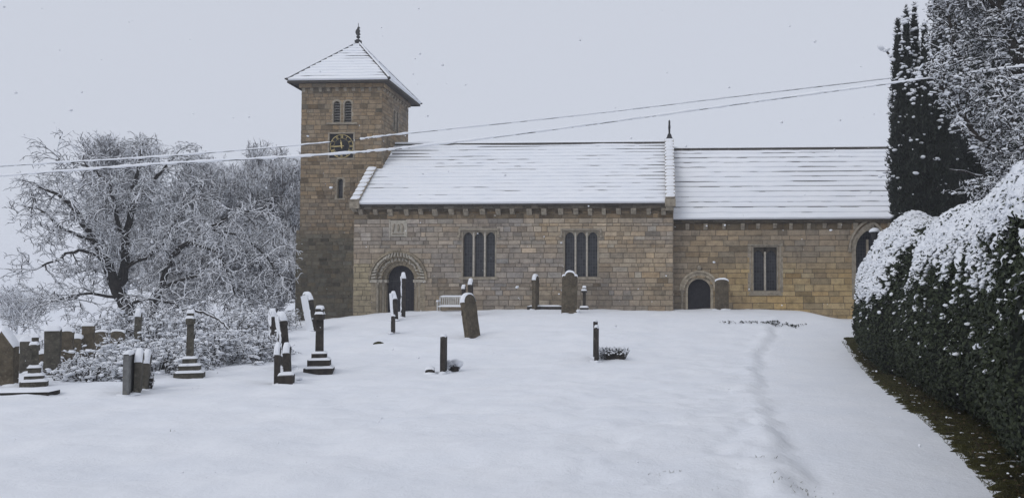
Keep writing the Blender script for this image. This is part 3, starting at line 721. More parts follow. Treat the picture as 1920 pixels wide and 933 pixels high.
# copings: stepped stones with a snow pad on each
def coping(x0, x1, ya, za, yb, zb_, n, seed):
    m = MB(); s = MB(); rnd = random.Random(seed)
    ang = math.atan2(zb_-za, yb-ya); rot = Matrix.Rotation(ang, 3, 'X')
    ln = math.hypot(yb-ya, zb_-za)/n
    for k in range(n):
        t = (k+.5)/n; c = Vector(((x0+x1)/2, ya+(yb-ya)*t, za+(zb_-za)*t))
        tilt = Matrix.Rotation(ang-.10, 3, 'X')
        m.box(c+rot @ Vector((0, 0, .10)), (x1-x0, ln*1.06, .13), tilt)
        w_ = (x1-x0)*rnd.uniform(.96, 1.04); th = .07*rnd.uniform(.8, 1.2)
        vs = []; nu, nvv = 5, 4
        for j in range(nvv+1):
            for i in range(nu+1):
                u, v_ = i/nu*2-1, j/nvv*2-1; hgt = th*(1-abs(u)**4)**.5*(1-abs(v_)**5)**.5
                vs.append(c+rot @ Vector((0, 0, .10))+tilt @ Vector((u*w_/2, v_*ln*.47+.02, .062+hgt+rnd.uniform(-.004, .004))))
        s.add(vs, [(j*(nu+1)+i, j*(nu+1)+i+1, (j+1)*(nu+1)+i+1, (j+1)*(nu+1)+i) for j in range(nvv) for i in range(nu)])
    kn = MB(); 
    m.bbox(x0-.02, x1+.02, ya-.12, ya+.25, za-.28, za+.06)
    o = cb(m, 'gable_coping', M['trim'], bevel=.012); s.build('snow', M['snow'], o, smooth=True)
coping(NX1-.36, NX1+.10, YN-ov, ZNE+.10, YR, ZNR+.10, 18, 8)
coping(NX0-.06, NX0+.36, YN-ov, ZNE+.06, YT-.02, ZNE+.06+sN*(YT-YN+ov), 8, 9)
m = MB(); m.prism([(0, 0), (.34, 0), (.34, .30), (.28, .34), (0, .34)], lambda u, w2, d: Vector((d, YN+.05-u, ZNE-.36+w2)), NX1-.34, NX1+.03); cb(m, 'kneeler_stone', M['trim'], bevel=.015)
m = MB(); m.prism([(0, 0), (.34, .1), (.34, .30), (.28, .34), (0, .34)], lambda u, w2, d: Vector((d, YN+.05-u, ZNE-.36+w2)), NX0-.06, NX0+.2); cb(m, 'kneeler_stone', M['trim'], bevel=.015)
# finial on nave gable (slim cross seen edge on)
fx = NX1-.12; m = MB(); zf = ZNR+.18
m.prism([(-.2, 0), (.2, 0), (.13, .14), (.08, .3), (-.08, .3), (-.13, .14)], lambda u, w2, d: Vector((fx+u, YR+d, zf+w2)), -.14, .14)
m.box((fx, YR, zf+.62), (.10, .12, .72)); m.box((fx, YR, zf+.66), (.12, .48, .12)); m.prism([(-.05, .98), (.05, .98), (0, 1.06)], lambda u, w2, d: Vector((fx+u, YR+d, zf+w2)), -.05, .05)
o = cb(m, 'gable_cross', M['iron'], bevel=.01); 
m = MB(); m.prism([(-.22, 0), (.22, 0), (.18, .05), (-.18, .05)], lambda u, w2, d: Vector((fx+u, YR+d, zf-.01+w2)), -.15, .15); m.build('snow', M['snow'], o, bevel=.01)
# tower pyramid roof
ex0, ex1, ey0, ey1 = TX0-.52, TX1+.52, YT-.52, YT2+.52; ap = Vector(((ex0+ex1)/2, (ey0+ey1)/2, at(663, 82, (ey0+ey1)/2).z)); ze = ZTE+.06
eps = .07
for (a, b), sd in ((((ex0, ey0), (ex1, ey0)), 41), (((ex1, ey0), (ex1, ey1)), 42), (((ex1, ey1), (ex0, ey1)), 43), (((ex0, ey1), (ex0, ey0)), 44)):
    A = Vector((*a, ze)); B = Vector((*b, ze)); d_ = (B-A).normalized()
    roof_face(A+d_*eps, B-d_*eps, ap-d_*.05, ap+d_*.05, 13, 'tower_roof', sd, .18, .05, bias=lambda u, t: .8*max(0, u*7-6))
m = MB(); 
for (a, b, c_, d_) in ((ex0, ex1, ey0, ey0+.07), (ex0, ex1, ey1-.07, ey1), (ex0, ex0+.07, ey0+.07, ey1-.07), (ex1-.07, ex1, ey0+.07, ey1-.07)): m.bbox(a, b, c_, d_, ze-.13, ze-.045)
m.bbox(ex0+.07, ex1-.07, ey0+.07, ey1-.07, ze-.07, ze-.05)
cb(m, 'tower_eaves', M['slate'])
hp = MB(); hs = MB()
for (x, y) in ((ex0, ey0), (ex1, ey0), (ex1, ey1), (ex0, ey1)):
    A = Vector((x, y, ze)); dr = (A-ap).normalized(); P = [A+dr*.14+Vector((0, 0, .14)), A+Vector((0, 0, .04))]+[A.lerp(ap, t)+Vector((0, 0, .05)) for t in (.1, .3, .5, .7, .9, 1)]
    hp.tube(P, [.035]+[.075]*7, 6); hs.tube([p+Vector((-.0, -.0, .075)) for p in P[1:]], [.05]*7, 6)
o = cb(hp, 'hip_tiles', M['slate']); hs.build('snow', M['snow'], o)
# tower finial: weathered cockerel vane
m = MB(); m.lathe([(.20, 0), (.20, .20), (.12, .22), (.12, .26)], ap+Vector((0, 0, -.06)), 8); m.tube([ap+Vector((0, 0, .1)), ap+Vector((0, 0, 1.1))], [.03, .015], 6)
m.lathe([(.02, 0), (.09, .04), (.11, .1), (.05, .17), (.02, .2)], ap+Vector((0, 0, .26)), 8)
m.prism([(-.10, .46), (.02, .42), (.13, .50), (.06, .58), (.10, .68), (.04, .80), (.10, .84), (.05, .9), (-.03, .88), (-.06, .78), (-.12, .72), (-.15, .60)], lambda u, w2, d: ap+Vector((u, d, w2)), -.03, .03)
cb(m, 'weather_vane', M['iron'])
# ================================================================== shared snow shapes
def pad(mb, x0, x1, y0, y1, z, th, rnd, T=lambda p: p, drop=.012):
    """a soft pillow of snow lying on a rectangle"""
    nu, nw_ = 7, 7; vs = []
    for j in range(nw_+1):
        for i in range(nu+1):
            u, v = i/nu*2-1, j/nw_*2-1; e = max(abs(u), abs(v))
            h = th*math.sqrt(max(0, 1-e**5))*(1+rnd.uniform(-.10, .10)) if e < .999 else -drop
            uu = math.copysign(abs(u)**.75, u); vv = math.copysign(abs(v)**.75, v)
            vs.append(T(Vector(((x0+x1)/2+uu*(x1-x0)/2, (y0+y1)/2+vv*(y1-y0)/2, z+h))))
    mb.add(vs, [(j*(nu+1)+i, j*(nu+1)+i+1, (j+1)*(nu+1)+i+1, (j+1)*(nu+1)+i) for j in range(nw_) for i in range(nu)])
def cap_along(mb, prof, t, th, rnd):
    """snow following the top profile of a slab; prof = polyline (x,z) left to right"""
    P = []
    for (x0, z0), (x1, z1) in zip(prof[:-1], prof[1:]):
        n = max(1, int(math.hypot(x1-x0, z1-z0)/.035))
        P += [(x0+(x1-x0)*i/n, z0+(z1-z0)*i/n) for i in range(n)]
    P.append(prof[-1]); vs = []; m = 7; off = rnd.uniform(0, 99)
    for i, (x, z) in enumerate(P):
        a, b = P[max(i-1, 0)], P[min(i+1, len(P)-1)]; tx, tz = b[0]-a[0], b[1]-a[1]; l = math.hypot(tx, tz) or 1
        nx, nz = -tz/l, tx/l
        k = max(.12, nz)**.6*min(1, .35+min(i, len(P)-1-i)*.4)*(1+.28*float(vnoise(i*.35+off, 0, 4)))
        for j in range(m):
            v = j/(m-1)*2-1; hgt = th*k*math.sqrt(max(0, 1-v**4)) if abs(v) < .99 else -.012
            vs.append(Vector((x+nx*hgt*.7, v*(t/2+.012), z+(nz*.5+.5)*hgt)))
    mb.add(vs, [(i*m+j, i*m+j+1, (i+1)*m+j+1, (i+1)*m+j) for i in range(len(P)-1) for j in range(m-1)])
def top_profile(style, w, h):
    a = w/2
    if style == 'flat': return [(-a, h-.01), (-a+.02, h), (a-.02, h), (a, h-.01)]
    if style == 'round': return [(-a*math.cos(math.pi*i/12), h-a*.75+a*.75*math.sin(math.pi*i/12)) for i in range(13)]
    if style == 'low': return [(-a*math.cos(math.pi*i/12), h-a*.35+a*.35*math.sin(math.pi*i/12)) for i in range(13)]
    if style == 'gable': return [(-a, h-w*.75), (0, h), (a, h-w*.75)]
    if style == 'shoulder':
        q = a*.62; r = [(-a, h-q*1.05), (-a+.03, h-q*.8), (-a+(a-q), h-q*.8)]
        r += [(-q*math.cos(math.pi*i/10), h-q*.7+q*.7*math.sin(math.pi*i/10)) for i in range(11)]
        return r+[(a-(a-q), h-q*.8), (a-.03, h-q*.8), (a, h-q*1.05)]
GS = 'gravestones standing in the snowy churchyard'
def face_snow(mb, w, h, y, sg, cover, rnd):
    nx_, nz_ = max(4, int(w/.03)), max(6, int(h/.03)); vs = []; o_ = rnd.uniform(0, 99)
    for j in range(nz_+1):
        for i in range(nx_+1):
            x = -w/2+w*i/nx_; z = h*j/nz_; n = float(fbm(x/.12+o_, z/.12, 8))+cover*1.6-.8+.5*(z/h-.5)
            vs.append(Vector((x, y+sg*max(-.006, min(.022, n*.05)), z)))
    mb.add(vs, [(j*(nx_+1)+i, j*(nx_+1)+i+1, (j+1)*(nx_+1)+i+1, (j+1)*(nx_+1)+i) for j in range(nz_) for i in range(nx_)])
def stone(label, pxl, pxr, yt, yb, style='round', edge=True, mat='grave_dark', lean=0, w=.55, t=None, snow=.07, face=0, Y=None, name='headstone', cat='gravestone', group=GS, turn=1, back=0):
    pc = (pxl+pxr)/2
    P = gpt(pc, yb) if Y is None else Vector((at(pc, yb, Y).x, Y, 0))
    if Y is not None: P.z = gz(P.x, P.y)
    s = P.y; top = at(pc, yt, s).z; h = top-P.z; wv = abs(at(pxr, yb, s).x-at(pxl, yb, s).x)
    view = math.atan2(P.x, P.y)
    if edge:
        t = t or min(wv*.72, .17); ex = max(0, min(1, (wv-t)/w)); dlt = math.asin(ex)*turn
        yaw = R(90)-view-dlt
    else:
        w = wv/math.cos(R(12)); t = t or .14; yaw = -view*.5+R(6)*turn
    root = thing(name, label, cat, P, group)
    M_ = Matrix.Rotation(R(back), 3, 'X') @ Matrix.Rotation(R(lean), 3, 'Y') @ Matrix.Rotation(yaw, 3, 'Z')
    root.rotation_euler = M_.to_euler()
    rnd = random.Random(int(pxl*7+yt)); pr = top_profile(style, w, h-snow*.8)
    sd = [(w/2+rnd.uniform(-.012, .006), h*k/5-.02*rnd.random()) for k in (4, 3, 2, 1) if h*k/5 < pr[-1][1]-.03]; sl = [(-w/2+rnd.uniform(-.006, .012), h*k/5-.02*rnd.random()) for k in (1, 2, 3, 4) if h*k/5 < pr[0][1]-.03]
    pj = [(x+rnd.uniform(-.006, .006), z+rnd.uniform(-.008, .004)) for x, z in pr]
    m = MB(); m.prism([(-w/2, -.3)]+sl+pj+sd+[(w/2, -.3)], lambda u, z, d: Vector((u, d*(1+.05*math.sin(z*7+u*5)), z)), -t/2, t/2)
    m.build('slab', M[mat], root, bevel=.012)
    if snow:
        c = MB(); cap_along(c, pr, t, snow, rnd); c.build('snow_cap', M['snow'], root, smooth=True)
    if face:
        c = MB(); sg = 1 if face > 0 else -1
        face_snow(c, w*.98, h*.93, sg*(t/2+.004), sg, abs(face), rnd); c.build('snow_crust', M['snow'], root, smooth=True)
    # drift at the foot
    f = MB(); 
    for k in range(5):
        a0 = rnd.uniform(0, 6.28); V_ = LV*[rnd.uniform(.10, .22), rnd.uniform(.08, .16), rnd.uniform(.03, .06)]+[math.cos(a0)*w*.5, math.sin(a0)*t*.8, -.005]
        f.add([tuple(v) for v in V_], [tuple(int(i) for i in q) for q in LF])
    f.build('snow_drift', M['snow'], root, smooth=True)
    return root
def stepped_cross(label, px, steps, yt, yarm, shw, mat='grave_dark', edge=True):
    """steps: (left px, right px, base y) from the ground up"""
    P = gpt(px, steps[0][2]); s = P.y; pp = s/F
    root = thing('stone_cross', label, 'grave cross', P, 'stone crosses on stepped bases')
    view = math.atan2(P.x, P.y); yaw = R(90)-view-R(6) if edge else 0; root.rotation_euler = (0, 0, yaw)
    rnd = random.Random(int(px)); z = -.1; n = len(steps)
    ztops = [(steps[0][2]-st[2])*pp for st in steps[1:]]+[(steps[0][2]-steps[-1][2])*pp+.16]
    for k, (a, b, yb) in enumerate(steps):
        wd = (b-a)*pp*.93; z1 = ztops[k]; m = MB(); m.box((0, 0, (z+z1-.05)/2), (wd, wd, z1-.05-z)); o = m.build('step', M[mat], root, bevel=.015)
        c = MB(); pad(c, -wd/2-.015, wd/2+.015, -wd/2-.015, wd/2+.015, z1-.05, .045, rnd); c.build('snow', M['snow'], o, smooth=True); z = z1-.05
    H = (steps[0][2]-yt)*pp; A = (steps[0][2]-yarm)*pp; w = shw*pp; zb = ztops[-1]-.05
    m = MB(); q = lambda r, z_: [(-r, -r, z_), (r, -r, z_), (r, r, z_), (-r, r, z_)]
    vs = q(w/2*1.08, zb)+q(w/2*.95, H-.07); m.add(vs, [(3, 2, 1, 0), (4, 5, 6, 7), (0, 1, 5, 4), (1, 2, 6, 5), (2, 3, 7, 6), (3, 0, 4, 7)])
    m.build('shaft', M[mat], root, bevel=.012)
    al = .27; m = MB(); m.box((0, 0, A-.10), (2*al, w*1.04, .15)); o = m.build('arm', M[mat], root, bevel=.01)
    c = MB()
    for sg in (-1, 1): pad(c, sg*al-.0 if sg < 0 else w/2, -w/2 if sg < 0 else al+.01, -w/2-.02, w/2+.02, A-.025, .055, rnd)
    c.build('snow', M['snow'], o, smooth=True)
    c = MB(); pad(c, -w/2-.015, w/2+.015, -w/2-.015, w/2+.015, H-.07, .07, rnd); c.build('snow_cap', M['snow'], root, smooth=True)
    return root
# ================================================================== gravestones, left to right
stone('wide gabled gravestone at the far left edge with deep snow on its slopes', -14, 26, 612, 722, 'gable', False, 'grave_brown', 0, t=.22, snow=.09, turn=-1)
stone('broad square headstone behind the leftmost stepped cross', 39, 58, 632, 706, 'flat', False, 'grave_moss', 0, t=.14, snow=.11, Y=19.5)
stepped_cross('mossy stone cross on three steps at the far left beside the broad headstones', 64, [(41, 86, 722), (48, 80, 708), (55, 76, 697)], 622, 640, 11, 'grave_moss')
stone('tall square topped headstone right of the leftmost cross', 85, 109, 612, 712, 'flat', False, 'grave_moss', 0, t=.17, snow=.11, Y=18.6)
stone('slimmer headstone sunk in brushwood between the tall square one and the small square one', 116, 135, 613, 680, 'low', False, 'grave_brown', 0, t=.16, snow=.11, Y=20.8)
stone('small square headstone rising from brushwood left of the leaning tree trunk', 155, 174, 604, 670, 'flat', False, 'grave_brown', 0, t=.15, snow=.11, Y=22.5)
stone('low dark slab poking from snowy brush right of the small square headstone', 180, 202, 618, 665, 'low', False, 'grave_brown', -6, t=.12, snow=.05, Y=24)
stone('low dark slab nearest the leaning tree trunk', 208, 229, 617, 660, 'low', False, 'grave_brown', 4, t=.12, snow=.05, Y=25)
for a, b, y, Y, l in ((26, 40, 654, 20, 'low stone bar with thick snow left of the leftmost cross'), (72, 94, 655, 20.3, 'low stone bar with thick snow between leftmost cross and tall headstone'),
                      (111, 124, 634, 21.5, 'short snow topped stone between the two tallest square headstones'), (139, 152, 627, 22.3, 'short snow topped stone below the small square headstone')):
    stone(l, a, b, y, y+40, 'low', False, 'grave_brown', 0, t=.16, snow=.11, Y=Y)
stone('slim post like gravestone with snow plastered head in front of the leaning tree trunk', 250, 262, 579, 660, 'round', True, 'grave_moss', 2, w=.4, snow=.10, Y=24, face=.0)
stone('dark flat topped gravestone, leftmost of the close trio of three', 231, 250, 658, 740, 'flat', True, 'grave_grey', 0, w=.5, t=.10, snow=.06)
stone('mossy round topped gravestone, middle of the close trio of three', 251, 265, 652, 735, 'round', True, 'grave_moss', 2, w=.5, t=.11, snow=.08)
stone('mossy round topped gravestone, rightmost of the close trio beside dry flowers', 265, 279, 654, 730, 'round', True, 'grave_moss', 3, w=.5, t=.11, snow=.10)
stepped_cross('tall brown stone cross on three steps before the snowy brushwood', 355.5, [(325, 378, 706), (333, 372, 692), (342, 367, 679)], 578, 592, 11.5, 'grave_moss')
stone('dark gravestone with snow cap, left one of the pair behind the leaning frosted slab', 505, 519, 579, 640, 'round', True, 'grave_dark', -2, w=.5, snow=.09, face=.35, turn=-1)
stone('tall frosted slab leaning left behind the low boxed kerb', 526, 545, 583, 688, 'round', True, 'grave_dark', -6, w=.5, snow=.09, face=.55, turn=-1)
stone('thin dark gravestone at the front of the left middle cluster', 514, 525, 643, 718, 'round', True, 'grave_dark', 0, w=.5, snow=.07)
stone('short dark gravestone right of the thin front one and under the leaning slab', 532, 546, 642, 702, 'round', True, 'grave_dark', -2, w=.45, snow=.09)
stone('small boxed grave block with snow lid at the foot of the left middle cluster', 524, 550, 697, 720, 'flat', False, 'grave_dark', 0, t=.35, snow=.06, name='grave_block', cat='grave block')
stone('gravestone leaning far left with its face plastered in snow near the tower', 577, 597, 546, 604, 'round', True, 'grave_dark', -11, w=.75, t=.16, snow=.07, face=.95, turn=-1, Y=29)
stepped_cross('dark stone cross on three steps in front of the tower foot', 598.5, [(567, 622, 697), (575, 617, 684), (583, 611, 669)], 571, 585, 13, 'grave_dark')
stone('snow plastered cross shaped stone left of the door, leaning over a short post', 734, 747, 545, 600, 'gable', True, 'grave_dark', -4, w=.35, snow=.10, face=.8, turn=-1)
stone('short dark post in the snow below the white plastered stone', 733, 741, 590, 624, 'flat', True, 'grave_dark', 0, w=.3, snow=.05, name='marker_post', cat='marker post')
stone('tall needle thin gravestone with snow knob in front of the main doorway', 751, 760, 512, 594, 'round', True, 'grave_dark', 0, w=.35, snow=.12, face=.5, turn=-1)
stone('slim gravestone just right of the bench, left of a taller one', 865, 873, 533, 590, 'round', True, 'grave_dark', 0, w=.4, snow=.05, Y=33.5)
stone('slim gravestone with tall snow knob rising behind the big leaning slab', 877, 887, 522, 590, 'round', True, 'grave_dark', 0, w=.4, snow=.14, Y=33)
stone('big brown slab leaning left in the middle of the churchyard below a nave window', 871, 902, 548, 633, 'round', True, 'grave_brown', -8, w=.72, t=.17, snow=.06)
stone('thin dark gravestone with a snow mound against its right side', 825, 838, 627, 698, 'flat', True, 'grave_dark', 0, w=.5, t=.12, snow=.05)
stone('short sunken stone left of the thin dark gravestone with the mound', 798, 814, 687, 700, 'low', False, 'grave_dark', 0, t=.3, snow=.05, name='grave_block', cat='grave block')
stone('narrow brown gravestone standing between the two nave windows', 997, 1011, 514, 580, 'round', True, 'grave_brown', 0, w=.55, snow=.08)
stone('largest shouldered gravestone in front of the right nave window', 1053, 1081, 507, 587, 'shoulder', False, 'grave_brown', 1, t=.18, snow=.07)
stone('rear of two thin gravestones by the snowy flowers, left of the front one', 1112, 1121, 600, 670, 'flat', True, 'grave_dark', 0, w=.4, t=.07, snow=.04)
stone('front of two thin gravestones by the snowy flowers', 1114, 1123, 610, 677, 'flat', True, 'grave_dark', 0, w=.4, t=.09, snow=.08)
stone('round topped brown gravestone leaning on the chancel wall beside the small door', 1341, 1366, 521, 588, 'low', False, 'grave_brown', 0, t=.15, snow=.07, Y=37.2)
# slim cross on pedestal
P = gpt(1095.5, 577); pp = P.y/F
c_ = thing('stone_cross', 'little slim cross on a snowy plinth right of the largest gravestone', 'grave cross', P, 'stone crosses on stepped bases')
rd = random.Random(2)
m = MB(); m.box((0, 0, .0), (.36, .36, .16)); o = m.build('plinth', M['grave_dark'], c_, bevel=.01); s_ = MB(); pad(s_, -.2, .2, -.2, .2, .08, .07, rd); s_.build('snow', M['snow'], o, smooth=True)
m = MB(); m.box((0, 0, .5), (.13, .12, .95)); m.build('shaft', M['grave_dark'], c_, bevel=.01)
m = MB(); m.box((0, 0, .80), (.22, .40, .10)); o = m.build('arm', M['grave_dark'], c_, bevel=.01); s_ = MB(); pad(s_, -.13, .13, -.21, -.05, .85, .06, rd); s_.build('snow', M['snow'], o, smooth=True)
s_ = MB(); pad(s_, -.09, .09, -.08, .08, .975, .09, rd); s_.build('snow_cap', M['snow'], c_, smooth=True)
# low ledger slabs
def ledger(label, pl, pr_, y, hgt, dep, snow=.06):
    A, B = gpt(pl, y), gpt(pr_, y); c = (A+B)/2; L = (B-A).length
    r = thing('ledger_stone', label, 'grave slab', c, 'flat ledger stones'); r.rotation_euler = (0, 0, math.atan2(B.y-A.y, B.x-A.x))
    m = MB(); m.box((0, dep/2, (hgt-.2)/2), (L, dep, hgt+.2)); m.build('slab', M['grave_dark'], r, bevel=.015)
    s = MB(); pad(s, -L/2-.02, L/2+.02, -.02, dep+.02, hgt, snow, random.Random(3), drop=.0); s.build('snow', M['snow'], r, smooth=True)
ledger('flat ledger slab under snow at the lower left edge', -60, 90, 742, .06, .45, .05)
ledger('low tomb slab with snow between the narrow and the largest gravestone', 988, 1052, 579, .16, .5, .07)
# ================================================================== bench
B = gpt(846, 582); bn = thing('bench', 'snow dusted slatted wooden bench against the nave wall beneath the left window', 'bench', (at(848, 575, 36.7).x, 36.7, gz(at(848, 575, 36.7).x, 36.7)))
zo = at(848, 576, 36.7).z-bn.location.z-.36; rd = random.Random(5); L = 1.3
def bp_(nm, parts_, mat='wood', par=None, bev=.006):
    m = MB()
    for p in parts_: m.bbox(*[v + (zo if i > 3 else 0) for i, v in enumerate(p)])
    return m.build(nm, M[mat], par or bn, bevel=bev)
st_ = bp_('seat', [(-L/2, L/2, -.30, -.24, .38, .41)]); [bp_('seat_slat', [(-L/2, L/2, y, y+.06, .38, .41)]) for y in (-.22, -.14, -.06, .02)]
s_ = MB(); pad(s_, -L/2, L/2, -.31, .10, .41+zo, .06, rd); s_.build('snow', M['snow'], st_, smooth=True)
br = bp_('back_rail', [(-L/2, L/2, .12, .17, .80, .87)]); s_ = MB(); pad(s_, -L/2, L/2, .11, .18, .87+zo, .05, rd); s_.build('snow', M['snow'], br, smooth=True)
bp_('lower_back_rail', [(-L/2, L/2, .12, .16, .45, .50)])
for k in range(13):
    x = -L/2+.06+k*(L-.12)/12; sl = bp_('back_slat', [(x-.028, x+.028, .125, .15, .50, .80)], 'wood')
for x in (-L/2+.03, L/2-.03):
    bp_('leg', [(x-.03, x+.03, -.30, -.24, -.3, .60)]); bp_('leg', [(x-.03, x+.03, .12, .18, -.3, .87)])
    ar = bp_('armrest', [(x-.035, x+.035, -.34, .12, .60, .64)]); s_ = MB(); pad(s_, x-.045, x+.045, -.35, .12, .64+zo, .06, rd); s_.build('snow', M['snow'], ar, smooth=True)
# ================================================================== leafy and twiggy growth
def seg_mesh(A, B, r0, r1, sides=4):
    A = np.asarray(A); B = np.asarray(B); n = len(A); d = unit(B-A)
    up = np.where(np.abs(d[:, 2:3]) > .95, np.array([[1., 0, 0]]), np.array([[0, 0, 1.]]))
    u = unit(np.cross(d, up)); w = np.cross(u, d); V = []
    ext = d*np.minimum(r0, r1)[:, None]*.4
    for P, rr in ((A-ext, r0), (B+ext, r1)):
        for k in range(sides):
            t = 2*math.pi*k/sides; V.append(P+(u*math.cos(t)+w*math.sin(t))*rr[:, None])
    V = np.stack(V, 1).reshape(-1, 3)
    q = np.array([(k, (k+1) % sides, (k+1) % sides+sides, k+sides) for k in range(sides)])
    Fc = (q[None]+(np.arange(n)*2*sides)[:, None, None]).reshape(-1, 4)
    return V, Fc
def grow(limbs, seed, lens, counts, radii, up=.15, spread=.9, droop=0, wig=.28):
    """limbs = [(points, r0, r1)], returns coarse limbs and arrays of twig segments"""
    rg = np.random.default_rng(seed); out = []
    parents = []
    for pts, r0, r1 in limbs:
        P = np.array([tuple(p) for p in pts]); parents.append((P, np.linspace(r0, r1, len(P)), .25))
    for lv in range(len(lens)):
        new = []
        for P, rr, t0 in parents:
            seg = np.linalg.norm(np.diff(P, axis=0), axis=1); L = seg.sum(); cum = np.concatenate([[0], np.cumsum(seg)])
            nchild = max(2, int(counts[lv]*(L if lv == 0 else L/lens[lv-1])*rg.uniform(.7, 1.25)))
            for k in range(nchild):
                t = (t0+(1-t0)*(k+rg.uniform(0, 1))/nchild)*L if k else L*.999
                i = min(np.searchsorted(cum, t)-1, len(seg)-1); i = max(i, 0); f = (t-cum[i])/max(seg[i], 1e-6)
                p = P[i]*(1-f)+P[i+1]*f; dpar = unit(P[i+1]-P[i])
                d = dpar*(.55 if k else 1.2)+rg.normal(size=3)*spread*.6+np.array([0, 0, up]); d = unit(d)
                ln = lens[lv]*rg.uniform(.55, 1.25)*(1-.35*t/L); ns = 4 if lv < 2 else 3
                if lv >= 3: ns = 2
                Q = [p]
                for s_ in range(ns):
                    d = unit(d+rg.normal(size=3)*wig+np.array([0, 0, up*.3-droop*(s_+1)/ns])); Q.append(Q[-1]+d*ln/ns)
                r_ = radii[lv]*rg.uniform(.75, 1.2); new.append((np.array(Q), np.linspace(r_, r_*.6, ns+1), .12))
        out += new; parents = new
    A = np.concatenate([q[0][:-1] for q in out]); Bq = np.concatenate([q[0][1:] for q in out])
    ra = np.concatenate([q[1][:-1] for q in out]); rb = np.concatenate([q[1][1:] for q in out])
    return A, Bq, ra, rb
def smooth_path(pts, n=4, wob=.03, rg=RNG):
    P = [Vector(p) for p in pts]; out = []
    for i in range(len(P)-1):
        p0, p1, p2, p3 = P[max(i-1, 0)], P[i], P[i+1], P[min(i+2, len(P)-1)]
        for k in range(n):
            t = k/n; q = .5*((2*p1)+(-p0+p2)*t+(2*p0-5*p1+4*p2-p3)*t*t+(-p0+3*p1-3*p2+p3)*t**3)
            out.append(q+Vector(rg.normal(size=3)*wob))
    out.append(P[-1]); return out
def tree(name, label, cat, base, limbs, seed, lens, counts, radii, mats=('bark', 'twig'), group=None, keep=None, **k):
    root = thing(name, label, cat, base, group); bx = Vector(base)
    m = MB()
    LM = []
    for pts, r0, r1 in limbs:
        q = smooth_path(pts); rr = [r0+(r1-r0)*(i/(len(q)-1))**.8 for i in range(len(q))]
        if r0 > .15: rr[0] *= 1.35
        m.tube([p-bx for p in q], rr, 9); LM.append(([p-bx for p in q], r0, r1))
    m.build('trunk', M[mats[0]], root, smooth=False)
    A, Bq, ra, rb = grow(LM, seed, lens, counts, radii, **k)
    if keep: q = keep(A+np.array(bx)); A, Bq, ra, rb = A[q], Bq[q], ra[q], rb[q]
    V, Fc = seg_mesh(A, Bq, ra, rb); raw('crown', V, Fc, M[mats[1]], root)
    return root, A, Bq, ra
def lumps(pos, size, seed, flat=.6):
    rg = np.random.default_rng(seed); n = len(pos)
    Q = frames(np.tile([[0, 0, 1.]], (n, 1))+rg.normal(size=(n, 3))*.15, rg); size = np.asarray(size)*np.ones(n)
    sc = np.stack([size*rg.uniform(.7, 1.4, n), size*rg.uniform(.7, 1.4, n), size*flat*rg.uniform(.7, 1.2, n)], 1)
    return scatter(LV+rg.normal(size=LV.shape)*.06, LF, pos, Q*sc[:, None, :])
# --- big leaning frosted tree on the left
Y0 = 36.0
def L3(pts): return [at(a, b, Y) for a, b, Y in pts]
base = at(264, 640, Y0)
limbs = [(L3([(268, 650, Y0), (252, 610, Y0), (236, 570, Y0), (214, 530, Y0-.2), (200, 490, Y0-.3), (176, 450, Y0-.6), (148, 405, Y0-1), (118, 370, Y0-1.2), (70, 350, Y0-1.2)]), .42, .05),
         (L3([(222, 540, Y0), (234, 500, Y0+.3), (236, 450, Y0+.4), (246, 400, Y0+.5), (252, 350, Y0+.5), (262, 310, Y0+.5), (266, 280, Y0+.6)]), .24, .05),
         (L3([(240, 470, Y0+.3), (222, 420, Y0), (205, 350, Y0-.3), (160, 310, Y0-.6), (105, 300, Y0-1)]), .13, .03),
         (L3([(246, 400, Y0+.3), (280, 350, Y0+.6), (312, 310, Y0+1), (335, 290, Y0+1.2)]), .12, .03),
         (L3([(280, 600, Y0+.6), (300, 540, Y0+.6), (326, 480, Y0+.3), (352, 455, Y0+.1), (390, 432, Y0), (430, 408, Y0-.3), (468, 396, Y0-.6)]), .18, .05),
         (L3([(352, 455, Y0), (400, 470, Y0-.5), (430, 520, Y0-.8), (445, 570, Y0-.9)]), .10, .03),
         (L3([(236, 500, Y0), (290, 470, Y0+.3), (340, 400, Y0+.8), (380, 350, Y0+1)]), .11, .03),
         (L3([(200, 490, Y0-.3), (150, 470, Y0-1), (100, 490, Y0-1.4), (62, 505, Y0-1.6)]), .10, .03),
         (L3([(230, 560, Y0), (170, 550, Y0-1), (120, 560, Y0-1.6), (75, 575, Y0-1.8)]), .09, .025),
         (L3([(236, 570, Y0), (280, 560, Y0-1), (330, 570, Y0-1.6), (370, 600, Y0-2)]), .09, .025),
         (L3([(176, 450, Y0-.6), (120, 430, Y0-1), (80, 395, Y0-1.2), (45, 385, Y0-1.4)]), .09, .025),
         (L3([(300, 540, Y0+.6), (360, 520, Y0+.2), (410, 520, Y0), (470, 560, Y0-.2)]), .09, .025),
         (L3([(390, 432, Y0), (440, 440, Y0+.2), (490, 470, Y0+.2), (530, 520, Y0+.2)]), .08, .02)]
rt, A, Bq, ra = tree('leaning_tree', 'large leaning tree crusted with snow left of the tower', 'tree', base, limbs, 11, (1.35, .8, .48, .28), (4.6, 7.5, 5.6, 3.6), (.034, .021, .016, .013), group='snow covered trees beyond the churchyard', up=.05, spread=1.05, droop=.22)
strk = RNG.random(len(A)) < .33; V, Fc = seg_mesh(A[strk]+[0, 0, .012], Bq[strk]+[0, 0, .012], ra[strk]*1.25, ra[strk]*1.15, 4); raw('snow_on_twigs', V, Fc, M['snow'], rt)
